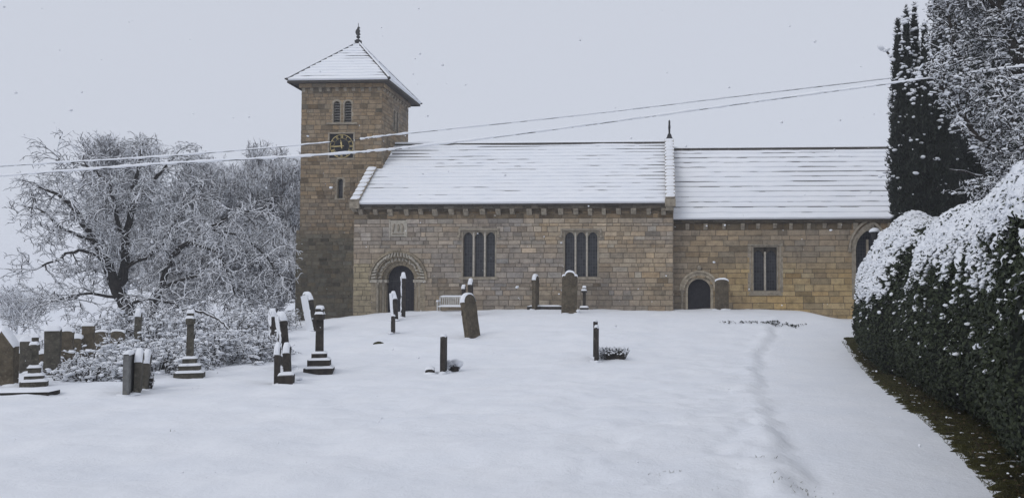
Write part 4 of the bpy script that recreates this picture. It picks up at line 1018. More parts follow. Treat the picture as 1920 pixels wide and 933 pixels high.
def wild_tree(name, label, px, py_base, py_top, Y, width_px, seed, mats, lens, counts, radii, group='snow covered trees beyond the churchyard', n=10, **k):
    py_top += 34 if Y < 60 else 0
    rg = random.Random(seed); b = at(px, py_base, Y); limbs = [([b-Vector((0, 0, .5)), at(px+rg.uniform(-6, 6), (py_base+py_top)/2, Y), at(px, py_top+20, Y)], .2, .04)]
    for i in range(n):
        t = rg.uniform(.04, .6); y0 = py_base+(py_top-py_base)*t; x1 = px+rg.uniform(-.5, .5)*width_px; y1 = y0+(py_top-y0)*rg.uniform(.5, 1)
        limbs.append(([at(px, y0, Y), at((px+x1)/2, (y0*1.2+y1*.8)/2, Y+rg.uniform(-1, 1)), at(x1, y1, Y+rg.uniform(-2, 2))], .10, .03))
    return tree(name, label, 'tree', b, limbs, seed, lens, counts, radii, mats, group, **k)
lc = ((1.6, .9, .5), (6.5, 11, 8)); rr_ = (.035, .026, .019)
wild_tree('background_tree', 'upright frosted tree touching the left side of the tower', 528, 620, 268, 47, 95, 21, ('twig_pale', 'twig_pale'), *lc, rr_, up=.5)
wild_tree('background_tree', 'grey frosted tree between the leaning tree and the tower tree', 450, 620, 300, 50, 130, 22, ('twig_pale', 'twig_pale'), *lc, rr_, up=.4)
wild_tree('background_tree', 'frosted tree whose round top rises behind the long bare limb', 378, 620, 268, 45, 130, 23, ('twig_pale', 'twig_pale'), *lc, rr_, up=.35)
wild_tree('background_tree', 'frosted tree with highest top directly behind the leaning tree', 228, 620, 256, 44, 120, 24, ('twig_pale', 'twig_pale'), *lc, rr_, up=.35)
wild_tree('background_tree', 'low frosted tree standing behind the right roots of the leaning tree', 330, 625, 400, 42, 150, 25, ('twig_pale', 'twig_pale'), *lc, rr_, up=.3)
wild_tree('background_tree', 'thick frosted thicket tree low beside the tower foot', 490, 625, 420, 43, 150, 26, ('twig_pale', 'twig_pale'), *lc, rr_, up=.3)
wild_tree('distant_tree', 'faint distant tree in the haze at the far left edge', 30, 645, 556, 95, 75, 27, ('twig_pale', 'twig_pale'), (2.2, 1.4, .8), (2.6, 5, 5), (.06, .05, .04), n=14, up=.3)
# --- brushwood heaps
def bush(label, px, yb, hgt, rad, seed, Y=None, n=60, dark=True):
    P = gpt(px, yb) if Y is None else Vector((at(px, yb, Y).x, Y, gz(at(px, yb, Y).x, Y)))
    if Y is None: q = P.y+rad*.8+.25; x_ = P.x*q/P.y; P = Vector((x_, q, gz(x_, q)))
    rg = np.random.default_rng(seed); root = thing('snowy_bush', label, 'bush', P, 'snow laden brushwood behind the graves')
    limbs = []
    for i in range(n):
        a = rg.uniform(0, 2*math.pi); r = rad*rg.uniform(.1, .7); st_ = np.array([math.cos(a)*r, math.sin(a)*r*.7, -.1])
        d = np.array([math.cos(a)*rg.uniform(.1, 1), math.sin(a)*rg.uniform(.1, 1), rg.uniform(.3, 1.2)]); h = hgt*rg.uniform(.5, 1.0)
        p1 = st_+unit(d)*h*.6; p2 = p1+unit(d+np.array([0, 0, -.5]))*h*.4; p3 = p2+unit(d+np.array([0, 0, -1.6]))*h*.35
        for p in (p2, p3): p[2] = max(p[2], .05)
        limbs.append(([Vector(st_), Vector(p1), Vector(p2), Vector(p3)], .016, .008))
    m = MB()
    for q, r0, r1 in limbs: m.tube(q, [r0, r0*.9, r1*1.2, r1], 4)
    m.build('stems', M['brush'], root)
    A, Bq, ra, rb = grow([(q, a, b) for q, a, b in limbs], seed, (.34, .18), (5.5, 4.5), (.012, .009), up=.1, spread=1.1, droop=.15)
    V, Fc = seg_mesh(A, Bq, ra, rb); raw('twigs', V, Fc, M['brush'], root)
    mid = (A+Bq)/2; mid = mid[rg.random(len(mid)) < .13]; mid[:, 2] += .012
    V, Fc = lumps(mid, .030*rg.uniform(.5, 1.6, (len(mid)))**1, seed, .5) if False else lumps(mid, .040*rg.uniform(.5, 1.7, len(mid)), seed, .55)
    raw('snow', V, Fc, M['snow'], root, True)
bush('snowy brushwood between the leftmost cross and the tall square headstones', 122, 712, .45, .4, 1, Y=19.3)
bush('snowy brush heap under the small square headstones', 165, 716, .7, .55, 2)
bush('snowy brush heap just left of the close trio of gravestones', 212, 712, .85, .6, 3)
bush('dark hollowed snowy bush behind the close trio of gravestones', 285, 704, 1.15, .85, 4, n=60)
bush('snowy bush with arching branches left of the tall brown cross', 322, 692, 1.2, .7, 5)
bush('tall snowy bush directly behind the tall brown cross', 375, 690, 1.3, .8, 6, n=60)
bush('snowy bush right of the tall brown cross', 425, 684, 1.15, .8, 7)
bush('snowy bush left of the leaning frosted slab', 478, 678, 1.0, .7, 8)
bush('snowy brush under the big leaning tree trunk', 200, 680, 1.2, 1.0, 9, Y=27, n=60)
bush('wide snowy thicket behind the slim post like gravestone', 275, 660, 1.5, 1.2, 10, Y=27, n=70)
bush('wide snowy thicket below the long bare limb of the leaning tree', 410, 650, 1.5, 1.2, 12, Y=28, n=70)
bush('snowy thicket nearest the tower foot', 490, 640, 1.3, 1.0, 13, Y=30, n=60)
bush('snowy brush behind the wide gabled gravestone', 30, 690, .9, .6, 14, Y=22)
# fallen boughs
m = MB(); b0 = at(366, 600, 24); rt = thing('fallen_bough', 'long snowy bough arching over the bushes right of the tall brown cross', 'branch', b0, 'snowy boughs')
q = smooth_path([at(366, 582, 24), at(395, 590, 24), at(420, 606, 23.8), at(437, 632, 23.6)], 5, .015); m.tube([p-b0 for p in q], [.04-.0008*i for i in range(len(q))], 6); m.build('bough', M['limb'], rt)
A, Bq, ra, rb = grow([([p-b0 for p in q], .04, .02)], 5, (.5, .25), (4, 4), (.014, .01)); V, Fc = seg_mesh(A, Bq, ra, rb); raw('twigs', V, Fc, M['brush'], rt)
a_, b_ = gpt(376, 690), gpt(408, 699); m = MB(); m.tube([a_+Vector((0, 0, .12)), b_+Vector((0, 0, .0))], .014, 5); tag(m.build('fallen_stick', M['bark']), 'bare stick lying in the snow right of the tall brown cross base', 'stick')
# ================================================================== hedge
def hedge_face(y): return interp(y, [-4, 5, 8, 11.3, 15, 20, 24, 27.5], [1.75, 2.7, 3.35, 4.05, 4.7, 5.32, 5.62, 5.95])
def hedge_pt(y, th):
    """y along, th: 0 = foot on the path side, pi = foot on far side; returns point and normal"""
    y = np.asarray(y, float); th = np.asarray(th, float)
    val = np.exp(-((y-19.8)/1.1)**2)
    endf = np.sqrt(np.clip(1-np.clip((y-23.8)/3.7, 0, 1)**2, .0, 1))
    hw = (1.90+.12*np.sin(y*.9+1))*endf*(1-.20*val)+.02; hh = (3.90+.32*(1-sst(y, 10, 16))+.10*np.sin(y*.8+.6)-.62*val+.35*sst(y, 14, 22))*(.22+.78*endf)
    xc = hedge_face(y)+1.95; g0 = ground(xc-1.6, y)
    n = 2.3; c, s = np.cos(th), np.sin(th)
    cx = -np.sign(c)*np.abs(c)**(2/n)
    low = np.clip(s, 0, 1)
    px = xc+hw*cx*(1+.0*low); pz = g0-.1+hh*np.abs(s)**(2/n)*.98
    # belly : foot tucked in
    tuck = np.clip(1-(pz-g0)/1.1, 0, 1); px = px-np.sign(cx)*tuck**2*.24*hw
    b = .13*fbm(y/.9+th*.0, th*1.9, 61)+.05*fbm(y/.28, th*6, 62)
    px = px+cx*b*1.6; pz = pz+s*b*1.3
    return np.stack([px, y, pz], -1)
def hedge_nrm(y, th, e=.03):
    a = hedge_pt(y+e, th)-hedge_pt(y-e, th); b = hedge_pt(y, th+e*.5)-hedge_pt(y, th-e*.5)
    return unit(np.cross(b, a))
hroot = thing('hedge', 'tall clipped evergreen hedge along the path, snow thick on its rounded top', 'hedge', (5, 14, gz(5, 14))); HB = np.array(hroot.location)
ys = np.linspace(-3, 27.49, 300); ts = np.linspace(.02, math.pi-.02, 60); GYh, GTh = np.meshgrid(ys, ts, indexing='ij')
Pc = hedge_pt(GYh, GTh); Nc = hedge_nrm(GYh, GTh); Pi = Pc-Nc*.07
idx = np.arange(300*60).reshape(300, 60); q = np.stack([idx[:-1, :-1], idx[1:, :-1], idx[1:, 1:], idx[:-1, 1:]], -1).reshape(-1, 4)
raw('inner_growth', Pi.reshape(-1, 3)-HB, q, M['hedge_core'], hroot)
n = 150000; rg = np.random.default_rng(3)
yy = 1+26.4*rg.random(n)**1.25; tt = rg.uniform(.03, math.pi*.62, n)
P0 = hedge_pt(yy, tt); N0 = hedge_nrm(yy, tt); depth = rg.uniform(-.09, .05, n)
P0 = P0+N0*depth[:, None]+rg.normal(size=(n, 3))*.012
Q = frames(N0+rg.normal(size=(n, 3))*.75+np.array([0, 0, .25]), rg); sz = rg.uniform(.7, 1.3, n)*(.019+.0011*yy)
leafv = np.array([(-1, -.45, 0), (0, -.6, .12), (1, 0, 0), (0, .6, .12), ]); leaff = np.array([(0, 1, 2, 3)])
V, Fc = scatter(leafv, leaff, P0, Q*sz[:, None, None]); raw('foliage', V-HB, Fc, M['hedge_leaf'], hroot)
n = 85000; yy = 1+26.4*rg.random(n)**1.1; tt = rg.uniform(.2, math.pi*.62, n); P0 = hedge_pt(yy, tt); N0 = hedge_nrm(yy, tt)
hrel = (P0[:, 2]-ground(P0[:, 0], yy)); clump = fbm(yy/.45, hrel/.35, 71)+.5*fbm(yy/.16, hrel/.14, 72)
far = sst(yy, 19, 21)
cov = sst(hrel, 1.2-.4*far, 3.3-.85*far)+.22*fbm(yy/1.7, hrel/1.2, 73)-.75*np.exp(-((yy-20.2)/.8)**2)
keep = (clump*1.05+cov*1.25-1.0 > rg.uniform(-.28, .35, n)) | (rg.random(n) < .006)
P1 = P0[keep]+N0[keep]*rg.uniform(.0, .05, (keep.sum(), 1)); yk = yy[keep]
rg2 = np.random.default_rng(8); k = len(P1); Q = frames(np.tile([[0, 0, 1.]], (k, 1))+N0[keep]*.5+rg2.normal(size=(k, 3))*.3, rg2)
szz = (.017+.0011*yk)*rg2.uniform(.5, 1.5, k); sc = np.stack([szz*1.3, szz, szz*.55], 1)
V, Fc = scatter(LV+rg2.normal(size=LV.shape)*.09, LF, P1, Q*sc[:, None, :]); raw('snow', V-HB, Fc, M['snow'], hroot, True)
ys = np.linspace(1, 27.45, 1150); ts = np.linspace(.25, math.pi*.66, 190); Ga, Gb = np.meshgrid(ys, ts, indexing='ij')
Pp = hedge_pt(Ga, Gb); Np = hedge_nrm(Ga, Gb); hr = Pp[..., 2]-ground(Pp[..., 0], Ga); fr_ = sst(Ga, 19, 21)
cv = sst(hr, 1.75-.5*fr_, 3.1-.75*fr_)+.22*fbm(Ga/1.7, hr/1.2, 73)-.75*np.exp(-((Ga-20.2)/.8)**2); lx_ = Pp[..., 0]
tx = fbm(Ga/.17, lx_/.13+hr/.13, 75)+.7*fbm(Ga/.07, hr/.06+lx_/.07, 76)
msk = cv*1.05-.78+tx*1.15; Pq = Pp+Np*(np.clip(msk, -.3, .6)*.11+.005)[..., None]
idx = np.arange(msk.size).reshape(msk.shape); q = np.stack([idx[:-1, :-1], idx[1:, :-1], idx[1:, 1:], idx[:-1, 1:]], -1).reshape(-1, 4); q = q[(msk[:-1, :-1] > -.02).ravel()]
raw('snow_crust', Pq.reshape(-1, 3)-HB, q, M['snow'], hroot, True)
# --- bare mossy strip at the hedge foot
def verge_x(y): return interp(y, [-4, 5, 6.8, 9, 11.3, 15.2, 20, 23.5, 26, 28.5], [1.6, 2.38, 3.0, 3.48, 3.92, 4.5, 5.28, 5.72, 6.0, 6.3])
ys = np.arange(1, 27.8, .035); rag = .10*fbm(ys/.5, 0*ys, 91)+.17*np.abs(vnoise(ys/.11, 0*ys+3, 92))*sst(27-ys, 0, 6)
xl = verge_x(ys)-rag; m_ = 24; U = np.linspace(0, 1, m_); XV = xl[:, None]+(1.7)*U[None]**1.3; YV = np.repeat(ys[:, None], m_, 1)
ZV = ground(XV, YV)+.006+.03*(fbm(XV/.09, YV/.09, 93)+.3)*sst(U[None], 0, .12)-.012*(U[None] < .01)
idx = np.arange(len(ys)*m_).reshape(len(ys), m_); q = np.stack([idx[:-1, :-1], idx[:-1, 1:], idx[1:, 1:], idx[1:, :-1]], -1).reshape(-1, 4)
tag(raw('mossy_ground', np.stack([XV, YV, ZV], -1).reshape(-1, 3), q, M['earth']), kind='structure')
def blades(name, pts, hmin, hmax, mat, seed, wid=.004, kind='stuff', parent=None, off=None, lay=.6):
    rg = np.random.default_rng(seed); k = len(pts); d = unit(rg.normal(size=(k, 3))*[lay, lay, .15]+[0, 0, .8]); Q = frames(d, rg); h = rg.uniform(hmin, hmax, k)
    tv = np.array([(-1, 0, 0), (1, 0, 0), (.5, 0, .6), (0, .0, 1)]); sc = np.stack([np.full(k, wid), np.full(k, wid), h], 1)
    V, Fc = scatter(tv, np.array([(0, 1, 2, 3)]), pts-(off if off is not None else 0), Q*sc[:, None, :]); o = raw(name, V, Fc, M[mat], parent)
    if kind and parent is None: o['kind'] = kind
    return o
rg = np.random.default_rng(12); k = 9000; yv = 3+24*rg.random(k)**1.4; xv = verge_x(yv)-.12+rg.random(k)**1.5*.9; blades('verge_grass', np.stack([xv, yv, ground(xv, yv)], 1), .02, .075, 'grass', 13, .005)
# snow dabs fallen on the strip
k = 90; yv = 4+22*rg.random(k); xv = verge_x(yv)+rg.random(k)*.7-.05; V, Fc = lumps(np.stack([xv, yv, ground(xv, yv)+.015], 1), .022*np.repeat(rg.uniform(.4, 1.6, k), 1), 14, .4); tag(raw('fallen_snow_dabs', V, Fc, M['snow'], None, True), kind='stuff')
k = 2600; yv = 3+24*rg.random(k)**1.3; xv = verge_x(yv)+rg.random(k)*1.2; Q = frames(rg.normal(size=(k, 3))*.5+[0, 0, 1], rg); V, Fc = scatter(leafv, leaff, np.stack([xv, yv, ground(xv, yv)+.03], 1), Q*rg.uniform(.012, .03, k)[:, None, None]); tag(raw('leaf_litter', V, Fc, M['dry_leaf']), kind='stuff')
# grass tips coming through the snow
pts = []
for px, py, nn, sp in ((1250, 886, 6, .05), (1262, 884, 8, .05), (1224, 889, 4, .02), (1432, 856, 10, .06), (1440, 858, 6, .05), (1482, 905, 14, .09), (1492, 912, 12, .08), (1252, 915, 3, .02), (1340, 918, 2, .02), (676, 757, 5, .03), (323, 808, 3, .02), (1525, 921, 8, .08), (362, 728, 4, .03), (375, 724, 4, .03)):
    P = gpt(px, py, 4); q = rg.normal(size=(nn, 2))*sp*1.2; pts += [(P.x+a, P.y+b, gz(P.x+a, P.y+b)-.005) for a, b in q]
blades('grass_tips', np.array(pts), .02, .05, 'grass', 15, .004)
# ================================================================== yews
def spindle_tree(label, base, sp, seed, name='yew_tree', leaves=42000, snown=900, cat='tree', group='dark yew trees behind the hedge'):
    root = thing(name, label, cat, base, group); bx = np.array(base); rg = np.random.default_rng(seed)
    P, N, CV, CF = [], [], [], []; tot = sum(s_[2]*s_[3] for s_ in sp); o_ = 0
    m = MB(); m.tube([(0, 0, -.4), (0, 0, 3), (.1, 0, 6)], [.28, .22, .1], 9); m.build('trunk', M['bark'], root)
    for (x, y), z0, rad, L in [((s_[0][0], s_[0][1]), s_[1], s_[2], s_[3]) for s_ in sp]:
        k = int(leaves*rad*L/tot); t = rg.random(k); a = rg.uniform(0, 2*math.pi, k)
        prof = lambda t: np.clip(np.minimum(1, (1-t)*5)**.6*(.75+.25*np.sin(np.clip(t, 0, 1)*3)), 0, 1)
        bump = 1+.38*fbm(a*2.2, t*L*1.3, seed)+.1*fbm(a*6, t*L*5, seed+1)
        r = rad*prof(t)*bump*rg.uniform(.86, 1.06, k)
        P.append(np.stack([x+r*np.cos(a), y+r*np.sin(a), z0+t*L], 1)); N.append(np.stack([np.cos(a), np.sin(a), np.full(k, .5)], 1))
        A_, T_ = np.meshgrid(np.linspace(0, 2*math.pi, 17), np.linspace(0, .985, 26)); rr = rad*prof(T_)*.84*(1+.2*fbm(A_*2.2, T_*L*1.3, seed))
        v = np.stack([x+rr*np.cos(A_), y+rr*np.sin(A_), z0+T_*L], -1).reshape(-1, 3); ix = np.arange(17*26).reshape(26, 17)
        CV.append(v); CF.append(np.stack([ix[:-1, :-1], ix[:-1, 1:], ix[1:, 1:], ix[1:, :-1]], -1).reshape(-1, 4)+o_); o_ += len(v)
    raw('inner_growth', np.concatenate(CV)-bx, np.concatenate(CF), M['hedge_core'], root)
    P = np.concatenate(P); N = np.concatenate(N); k = len(P)
    Q = frames(N*.5+np.array([0, 0, .8])+rg.normal(size=(k, 3))*.45, rg); s_ = rg.uniform(.05, .14, k)
    tv = np.array([(-.35, 0, -.5), (.0, -.3, .1), (.35, 0, -.5), (0, .1, 1.1)]); V, Fc = scatter(tv, np.array([(0, 1, 3, 2)]), P, Q*s_[:, None, None]); raw('foliage', V-bx, Fc, M['yew_leaf'], root)
    zt = P[:, 2].max(); w_ = sst(P[:, 2], zt-7.5, zt-1)*.8+.10+.5*(fbm(P[:, 0]*2.1+P[:, 1], P[:, 2]*1.6, seed+4))
    sel = np.where(rg.random(k) < np.clip(w_, .0, 1)**2*snown*6/k)[0]; Pk = P[sel]+unit(N[sel])*.03
    V, Fc = lumps(Pk, .062*rg.uniform(.5, 1.7, len(Pk)), seed, .55); raw('snow', V-bx, Fc, M['snow'], root, True)
    return root
YY_ = 28.5
def spx(px, py, Y, rad_px): 
    t = at(px, py, Y); g0 = gz(t.x, Y); return ((t.x, Y), g0-.2, rad_px*Y/F, t.z-g0+.2)
b = at(1740, 560, YY_); b.z = gz(b.x, YY_)
sp = [spx(1683, 36, YY_, 13), spx(1699, 12, YY_-.1, 12), spx(1714, 8, YY_+.2, 12), spx(1733, 42, YY_-.1, 13), spx(1700, 75, YY_+.3, 32), spx(1742, 95, YY_, 36), spx(1694, 120, YY_-.4, 24), spx(1776, 180, YY_-.1, 34), spx(1805, 240, YY_+.2, 34), spx(1722, 130, YY_-.6, 40), spx(1760, 190, YY_-.8, 42), spx(1838, 290, YY_, 36)]
spindle_tree('dark columnar yew with finger like snow tipped tops behind the hedge', b, sp, 5, leaves=60000, snown=1300)
YB_ = 31.5; b = at(1790, 560, YB_); b.z = gz(b.x, YB_)
sp = [spx(1757, -45, YB_, 14), spx(1775, -70, YB_+.2, 16), spx(1797, -60, YB_, 16), spx(1820, -90, YB_+.3, 20), spx(1785, 0, YB_, 36), spx(1815, -20, YB_, 40), spx(1850, -60, YB_, 40), spx(1890, -40, YB_, 45), spx(1930, -20, YB_, 50)]
spindle_tree('taller dark yew behind the columnar one, its top beyond the picture edge', b, sp, 6, leaves=45000, snown=4200)
# broken tip hanging off the yew
t0 = at(1672, 112, YY_); m = MB(); q = [at(1676, 122, YY_), at(1670, 106, YY_), at(1662, 96, YY_), at(1652, 92, YY_)]
rt = thing('snowy_sprig', 'bent snow loaded sprig sticking out left of the columnar yew', 'branch', q[0]); m.tube([p-q[0] for p in q], [.05, .045, .04, .02], 6); m.build('sprig', M['limb'], rt)
V, Fc = lumps(np.array([tuple(q[0].lerp(q[1], .5)-q[0]), tuple(q[1]-q[0]), tuple(q[2]-q[0]), tuple(q[3]-q[0]), tuple(q[2].lerp(q[3], .5)-q[0])])+[0, 0, .04], .12, 3, .6); raw('snow', V, Fc, M['snow'], rt, True)
# --- snow loaded broadleaf tree over the hedge at the right
YS = 21.5; b = at(2010, 700, YS); b.z = gz(b.x, YS)
def right_of_yew(P):
    Rm = np.array(_rot.transposed()); v = (P-[0, 0, EYE]) @ Rm.T; px = CX-F*v[:, 0]/v[:, 2]; py = CY+F*v[:, 1]/v[:, 2]
    return px > interp(py, [-100, 0, 60, 120, 190, 250, 290, 330, 345, 400], [1740, 1742, 1738, 1742, 1768, 1806, 1836, 1870, 1770, 1780])+RNG.normal(size=len(P))*7
limbs = [(L3([(2010, 620, YS), (1995, 420, YS), (1960, 260, YS), (1925, 140, YS), (1897, 80, YS), (1880, 30, YS), (1868, -80, YS)]), .26, .10),
         (L3([(1990, 360, YS), (1930, 318, YS-.5), (1880, 292, YS-.9), (1835, 255, YS-1), (1800, 215, YS-1), (1768, 165, YS-1), (1748, 110, YS-1)]), .11, .03),
         (L3([(1960, 260, YS), (1905, 250, YS), (1860, 215, YS+.3), (1820, 150, YS+.5), (1790, 80, YS+.5), (1775, 0, YS+.4)]), .10, .03),
         (L3([(1925, 140, YS), (1880, 120, YS+.5), (1840, 70, YS+.8), (1815, 0, YS+1), (1800, -60, YS+1)]), .09, .03),
         (L3([(1910, 110, YS), (1935, 60, YS-.5), (1960, 0, YS-.8)]), .09, .03),
         (L3([(1985, 380, YS), (1900, 350, YS+.6), (1840, 330, YS+.9), (1780, 318, YS+1)]), .08, .02),
         (L3([(1975, 320, YS), (1920, 280, YS-1), (1900, 230, YS-1.2), (1885, 180, YS-1.3)]), .08, .02),
         (L3([(1990, 400, YS), (1930, 370, YS-1), (1880, 350, YS-1.2), (1840, 350, YS-1.3)]), .07, .02),
         (L3([(1960, 260, YS), (2040, 200, YS), (2100, 100, YS)]), .10, .03), (L3([(1925, 140, YS), (2000, 60, YS), (2040, -60, YS)]), .10, .03),
         (L3([(1880, 30, YS), (1840, -20, YS), (1790, -60, YS)]), .07, .02)]
rt, A, Bq, ra = tree('snow_loaded_tree', 'big snow loaded tree with curving boughs over the hedge at right', 'tree', b, limbs, 31, (.95, .55, .32, .2), (6.5, 7.0, 6.0, 3.4), (.030, .020, .013, .010), ('limb', 'brush'), keep=right_of_yew, up=.1, spread=1.0, droop=.10)
rg = np.random.default_rng(9); mid = (A+Bq)/2; strk = rg.random(len(A)) < .22; V, Fc = seg_mesh(A[strk]+[0, 0, .014], Bq[strk]+[0, 0, .014], ra[strk]*1.35, ra[strk]*1.2, 5); raw('snow_on_boughs', V, Fc, M['snow'], rt)
sel = rg.random(len(mid)) < 4500/len(mid); V, Fc = lumps(mid[sel]+[0, 0, .015], .038*rg.uniform(.5, 1.7, sel.sum()), 17, .5); raw('snow', V, Fc, M['snow'], rt, True)
sel = rg.random(len(mid)) < 9000/len(mid); Pk = mid[sel]; k = len(Pk); Q = frames(rg.normal(size=(k, 3)), rg); V, Fc = scatter(leafv, leaff, Pk+rg.normal(size=(k, 3))*.04, Q*rg.uniform(.03, .055, k)[:, None, None]); raw('foliage', V, Fc, M['yew_leaf'], rt)
# ================================================================== lamp by the hedge end
YL = 29.5; h_ = at(1640, 441, YL); g0 = gz(h_.x, YL); lp = thing('lamp_post', 'lamp with a snowy cap peeping over the hedge before the pointed window', 'lamp', (h_.x, YL, g0)); zh = h_.z-g0
m = MB(); m.lathe([(.07, -.2), (.07, .3), (.04, .35), (.035, zh-.2)], (0, 0, 0), 10); m.build('post', M['iron'], lp)
m = MB(); m.lathe([(.05, zh-.22), (.10, zh-.18), (.15, zh+.10), (.19, zh+.11), (.12, zh+.18), (.03, zh+.22)], (0, 0, 0), 8); o = m.build('lantern', M['iron'], lp)
m = MB(); m.lathe([(.20, zh+.115), (.21, zh+.15), (.16, zh+.22), (.07, zh+.27), (.01, zh+.275)], (0, 0, 0), 12); m.build('snow_cap', M['snow'], lp, smooth=True)
# ================================================================== overhead cables
def cable(label, pts, r_snow, seed, bare=None):
    P = [at(*p) for p in pts]; q = smooth_path(P, 60, 0); b0 = P[0]; root = thing('overhead_cable', label, 'cable', b0, 'overhead cables')
    m = MB(); m.tube([p-b0 for p in q], .013, 6); m.build('wire', M['iron'], root)
    run = []; runs = []
    for i, p in enumerate(q):
        t = i/60
        if bare and bare(p): 
            if len(run) > 3: runs.append(run)
            run = []
        else: run.append(i)
    if len(run) > 3: runs.append(run)
    for rn in runs:
        m = MB(); n_ = len(rn)
        m.tube([q[i]-b0+Vector((0, 0, .018+.006*float(vnoise(i*.37, 0, seed)))) for i in rn], [r_snow*(1+.32*float(vnoise(i*.33, 1, seed))+.18*float(vnoise(i*1.9, 2, seed)))*(.35 if k in (0, n_-1) else 1) for k, i in enumerate(rn)], 8)
        m.build('snow_sleeve', M['snow'], root, smooth=True)
def pxof(p):
    v = _rot.transposed() @ (p-Vector((0, 0, EYE))); return CX+F*v.x/-v.z
cable('upper snow covered cable with a bare gap in front of the clock', [(-900, 372, 20), (-300, 336, 22), (0, 312, 23), (300, 294, 24), (620, 267, 25), (760, 251, 26), (1100, 215, 28), (1400, 179, 30), (1670, 147, 32.5), (1900, 118, 34), (2300, 70, 36)], .030, 4, lambda p: 622 < pxof(p) < 674)
cable('lower snow covered cable crossing the clock and the columnar yew', [(-900, 384, 17), (-300, 348, 18), (0, 330, 18.5), (300, 308, 19), (620, 290, 19.5), (810, 272, 20), (1100, 235, 20.3), (1440, 188, 20.6), (1670, 157, 20.4), (1890, 128, 20.2), (2050, 108, 20), (2400, 70, 19)], .032, 5)
# ================================================================== small things in the snow
def clump(name, label, cat, px, py, w, h, seed, mat='dry_leaf', n=160, snow=.4, group=None, Y=None):
    P = gpt(px, py); rg = np.random.default_rng(seed); root = thing(name, label, cat, P, group)
    a = rg.uniform(0, 2*math.pi, n); r = w*np.sqrt(rg.random(n)); q = np.stack([r*np.cos(a), r*np.sin(a)*.5, np.zeros(n)], 1)
    tip = q*1.3+np.stack([rg.normal(size=n)*.03, rg.normal(size=n)*.03, h*rg.uniform(.35, 1, n)], 1)
    V, Fc = seg_mesh(q-[0, 0, .03], tip, np.full(n, .006), np.full(n, .004)); raw('stems', V, Fc, M['brush'], root)
    k = n*3; s_ = rg.integers(0, n, k); t = rg.uniform(.3, 1, (k, 1)); Pl = q[s_]*(1-t)+tip[s_]*t; Q = frames(rg.normal(size=(k, 3)), rg)
    V, Fc = scatter(leafv, leaff, Pl, Q*rg.uniform(.012, .03, k)[:, None, None]); raw('leaves', V, Fc, M[mat], root)
    k = int(n*snow); V, Fc = lumps(tip[:k], .03, seed, .6); raw('snow', V, Fc, M['snow'], root, True)
    return root
clump('grave_flowers', 'dry brown flowers under snow at the foot of the close trio', 'flowers', 270, 728, .16, .34, 2, 'dry_leaf', 110, .5)
c_ = clump('grave_flowers', 'snowy flower planter beside the two thin gravestones', 'flowers', 1150, 672, .36, .33, 3, 'yew_leaf', 220, .6)
m = MB(); m.box((.05, .0, .05), (.55, .25, .16)); m.build('planter', M['grave_dark'], c_, bevel=.01)
c_ = clump('grave_flowers', 'snow buried pot plant leaning on the thin dark gravestone', 'flowers', 850, 696, .13, .2, 4, 'yew_leaf', 80, .3)
m = MB(); m.lathe([(.08, -.05), (.12, .12), (.13, .13)], (.03, 0, 0), 10); m.build('pot', M['grave_dark'], c_)
V, Fc = lumps(np.array([(-.08, 0, .22), (.05, 0, .25), (.14, .02, .2), (-.15, .03, .12)]), .15, 6, .55); raw('snow_mound', V, Fc, M['snow'], c_, True)
P = gpt(709, 644); V, Fc = lumps(np.array([(0, 0, .02), (.08, .02, .0), (-.07, 0, .0)]), .10, 4, .6); o = raw('dark_mound', V, Fc, M['earth']); o.location = P; tag(o, 'small dark mound showing through the snow left of the doorway', 'mound')
P = gpt(560, 712); V, Fc = lumps(np.array([(0, 0, 0.03)]), .10, 5, .6); o = raw('snow_lump', V, Fc, M['snow'], None, True); o.location = P; tag(o, 'round lump of snow right of the boxed grave block', 'snow lump')
rg = np.random.default_rng(33)
pts = []
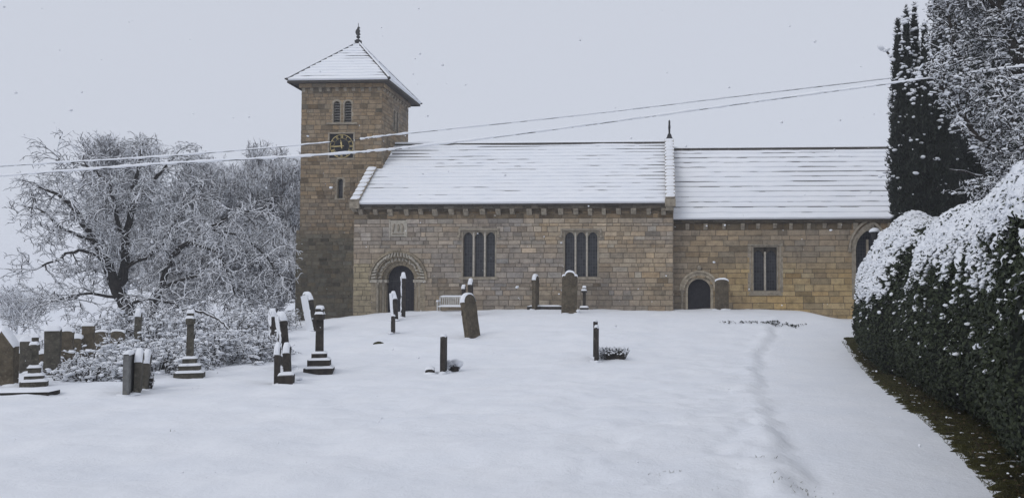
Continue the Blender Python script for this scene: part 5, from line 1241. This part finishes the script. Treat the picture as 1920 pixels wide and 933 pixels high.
for px, py, nn in ((1357, 604, 10), (1372, 604, 14), (1394, 604, 22), (1412, 604, 18), (1430, 604, 20), (1442, 604, 28), (1450, 606, 28), (1459, 603, 16), (1470, 608, 22), (1482, 610, 26), (1492, 611, 26), (1506, 607, 8)):
    P = gpt(px, py+2); pts += [(P.x+rg.normal()*.09, P.y+rg.normal()*.12, 0) for _ in range(nn//2)]
pts = np.array(pts); pts[:, 2] = ground(pts[:, 0], pts[:, 1]); k = len(pts)*3
Pl = np.repeat(pts, 3, 0)+rg.normal(size=(k, 3))*[.03, .03, .02]+[0, 0, .05]; Q = frames(rg.normal(size=(k, 3)), rg); V, Fc = scatter(leafv, leaff, Pl, Q*rg.uniform(.02, .045, k)[:, None, None]); tag(raw('border_plants', V, Fc, M['yew_leaf']), kind='stuff')
# ================================================================== falling snow
n = 800; dd = rg.uniform(2.5, 26, n)**1; px = rg.uniform(-200, 2100, n); py = rg.uniform(-60, 900, n)
pts = np.array([tuple(at(a, b, d)) for a, b, d in zip(px, py, dd)]); pts = pts[pts[:, 2] > ground(pts[:, 0], pts[:, 1])+.05]
V, Fc = lumps(pts, .006, 40, .9); tag(raw('falling_snow', V, Fc, M['snow'], None, True), kind='stuff')
for o in list(bpy.data.objects):
    if o.type == 'MESH' and o.parent and len(o.data.polygons) > 2500 and o.name.split('.')[0] in ('snow', 'foliage', 'leaves', 'twigs', 'crown', 'stems', 'snow_on_boughs', 'snow_on_twigs'): o['kind'] = 'stuff'
# ================================================================== haze
HZ = True
if HZ:
    m = MB(); m.bbox(-720, 720, -80, 720, -20, 40); o = m.build('haze', new_mat('haze_air')[0]); o['kind'] = 'stuff'
    n_ = o.data.materials[0].node_tree; n_.nodes.remove(n_.nodes['Principled BSDF']); v = n_.nodes.new('ShaderNodeVolumePrincipled')
    v.inputs['Color'].default_value = (.93, .95, 1, 1); v.inputs['Density'].default_value = .0012; v.inputs['Anisotropy'].default_value = .2
    n_.links.new(v.outputs[0], n_.nodes['Material Output'].inputs['Volume'])
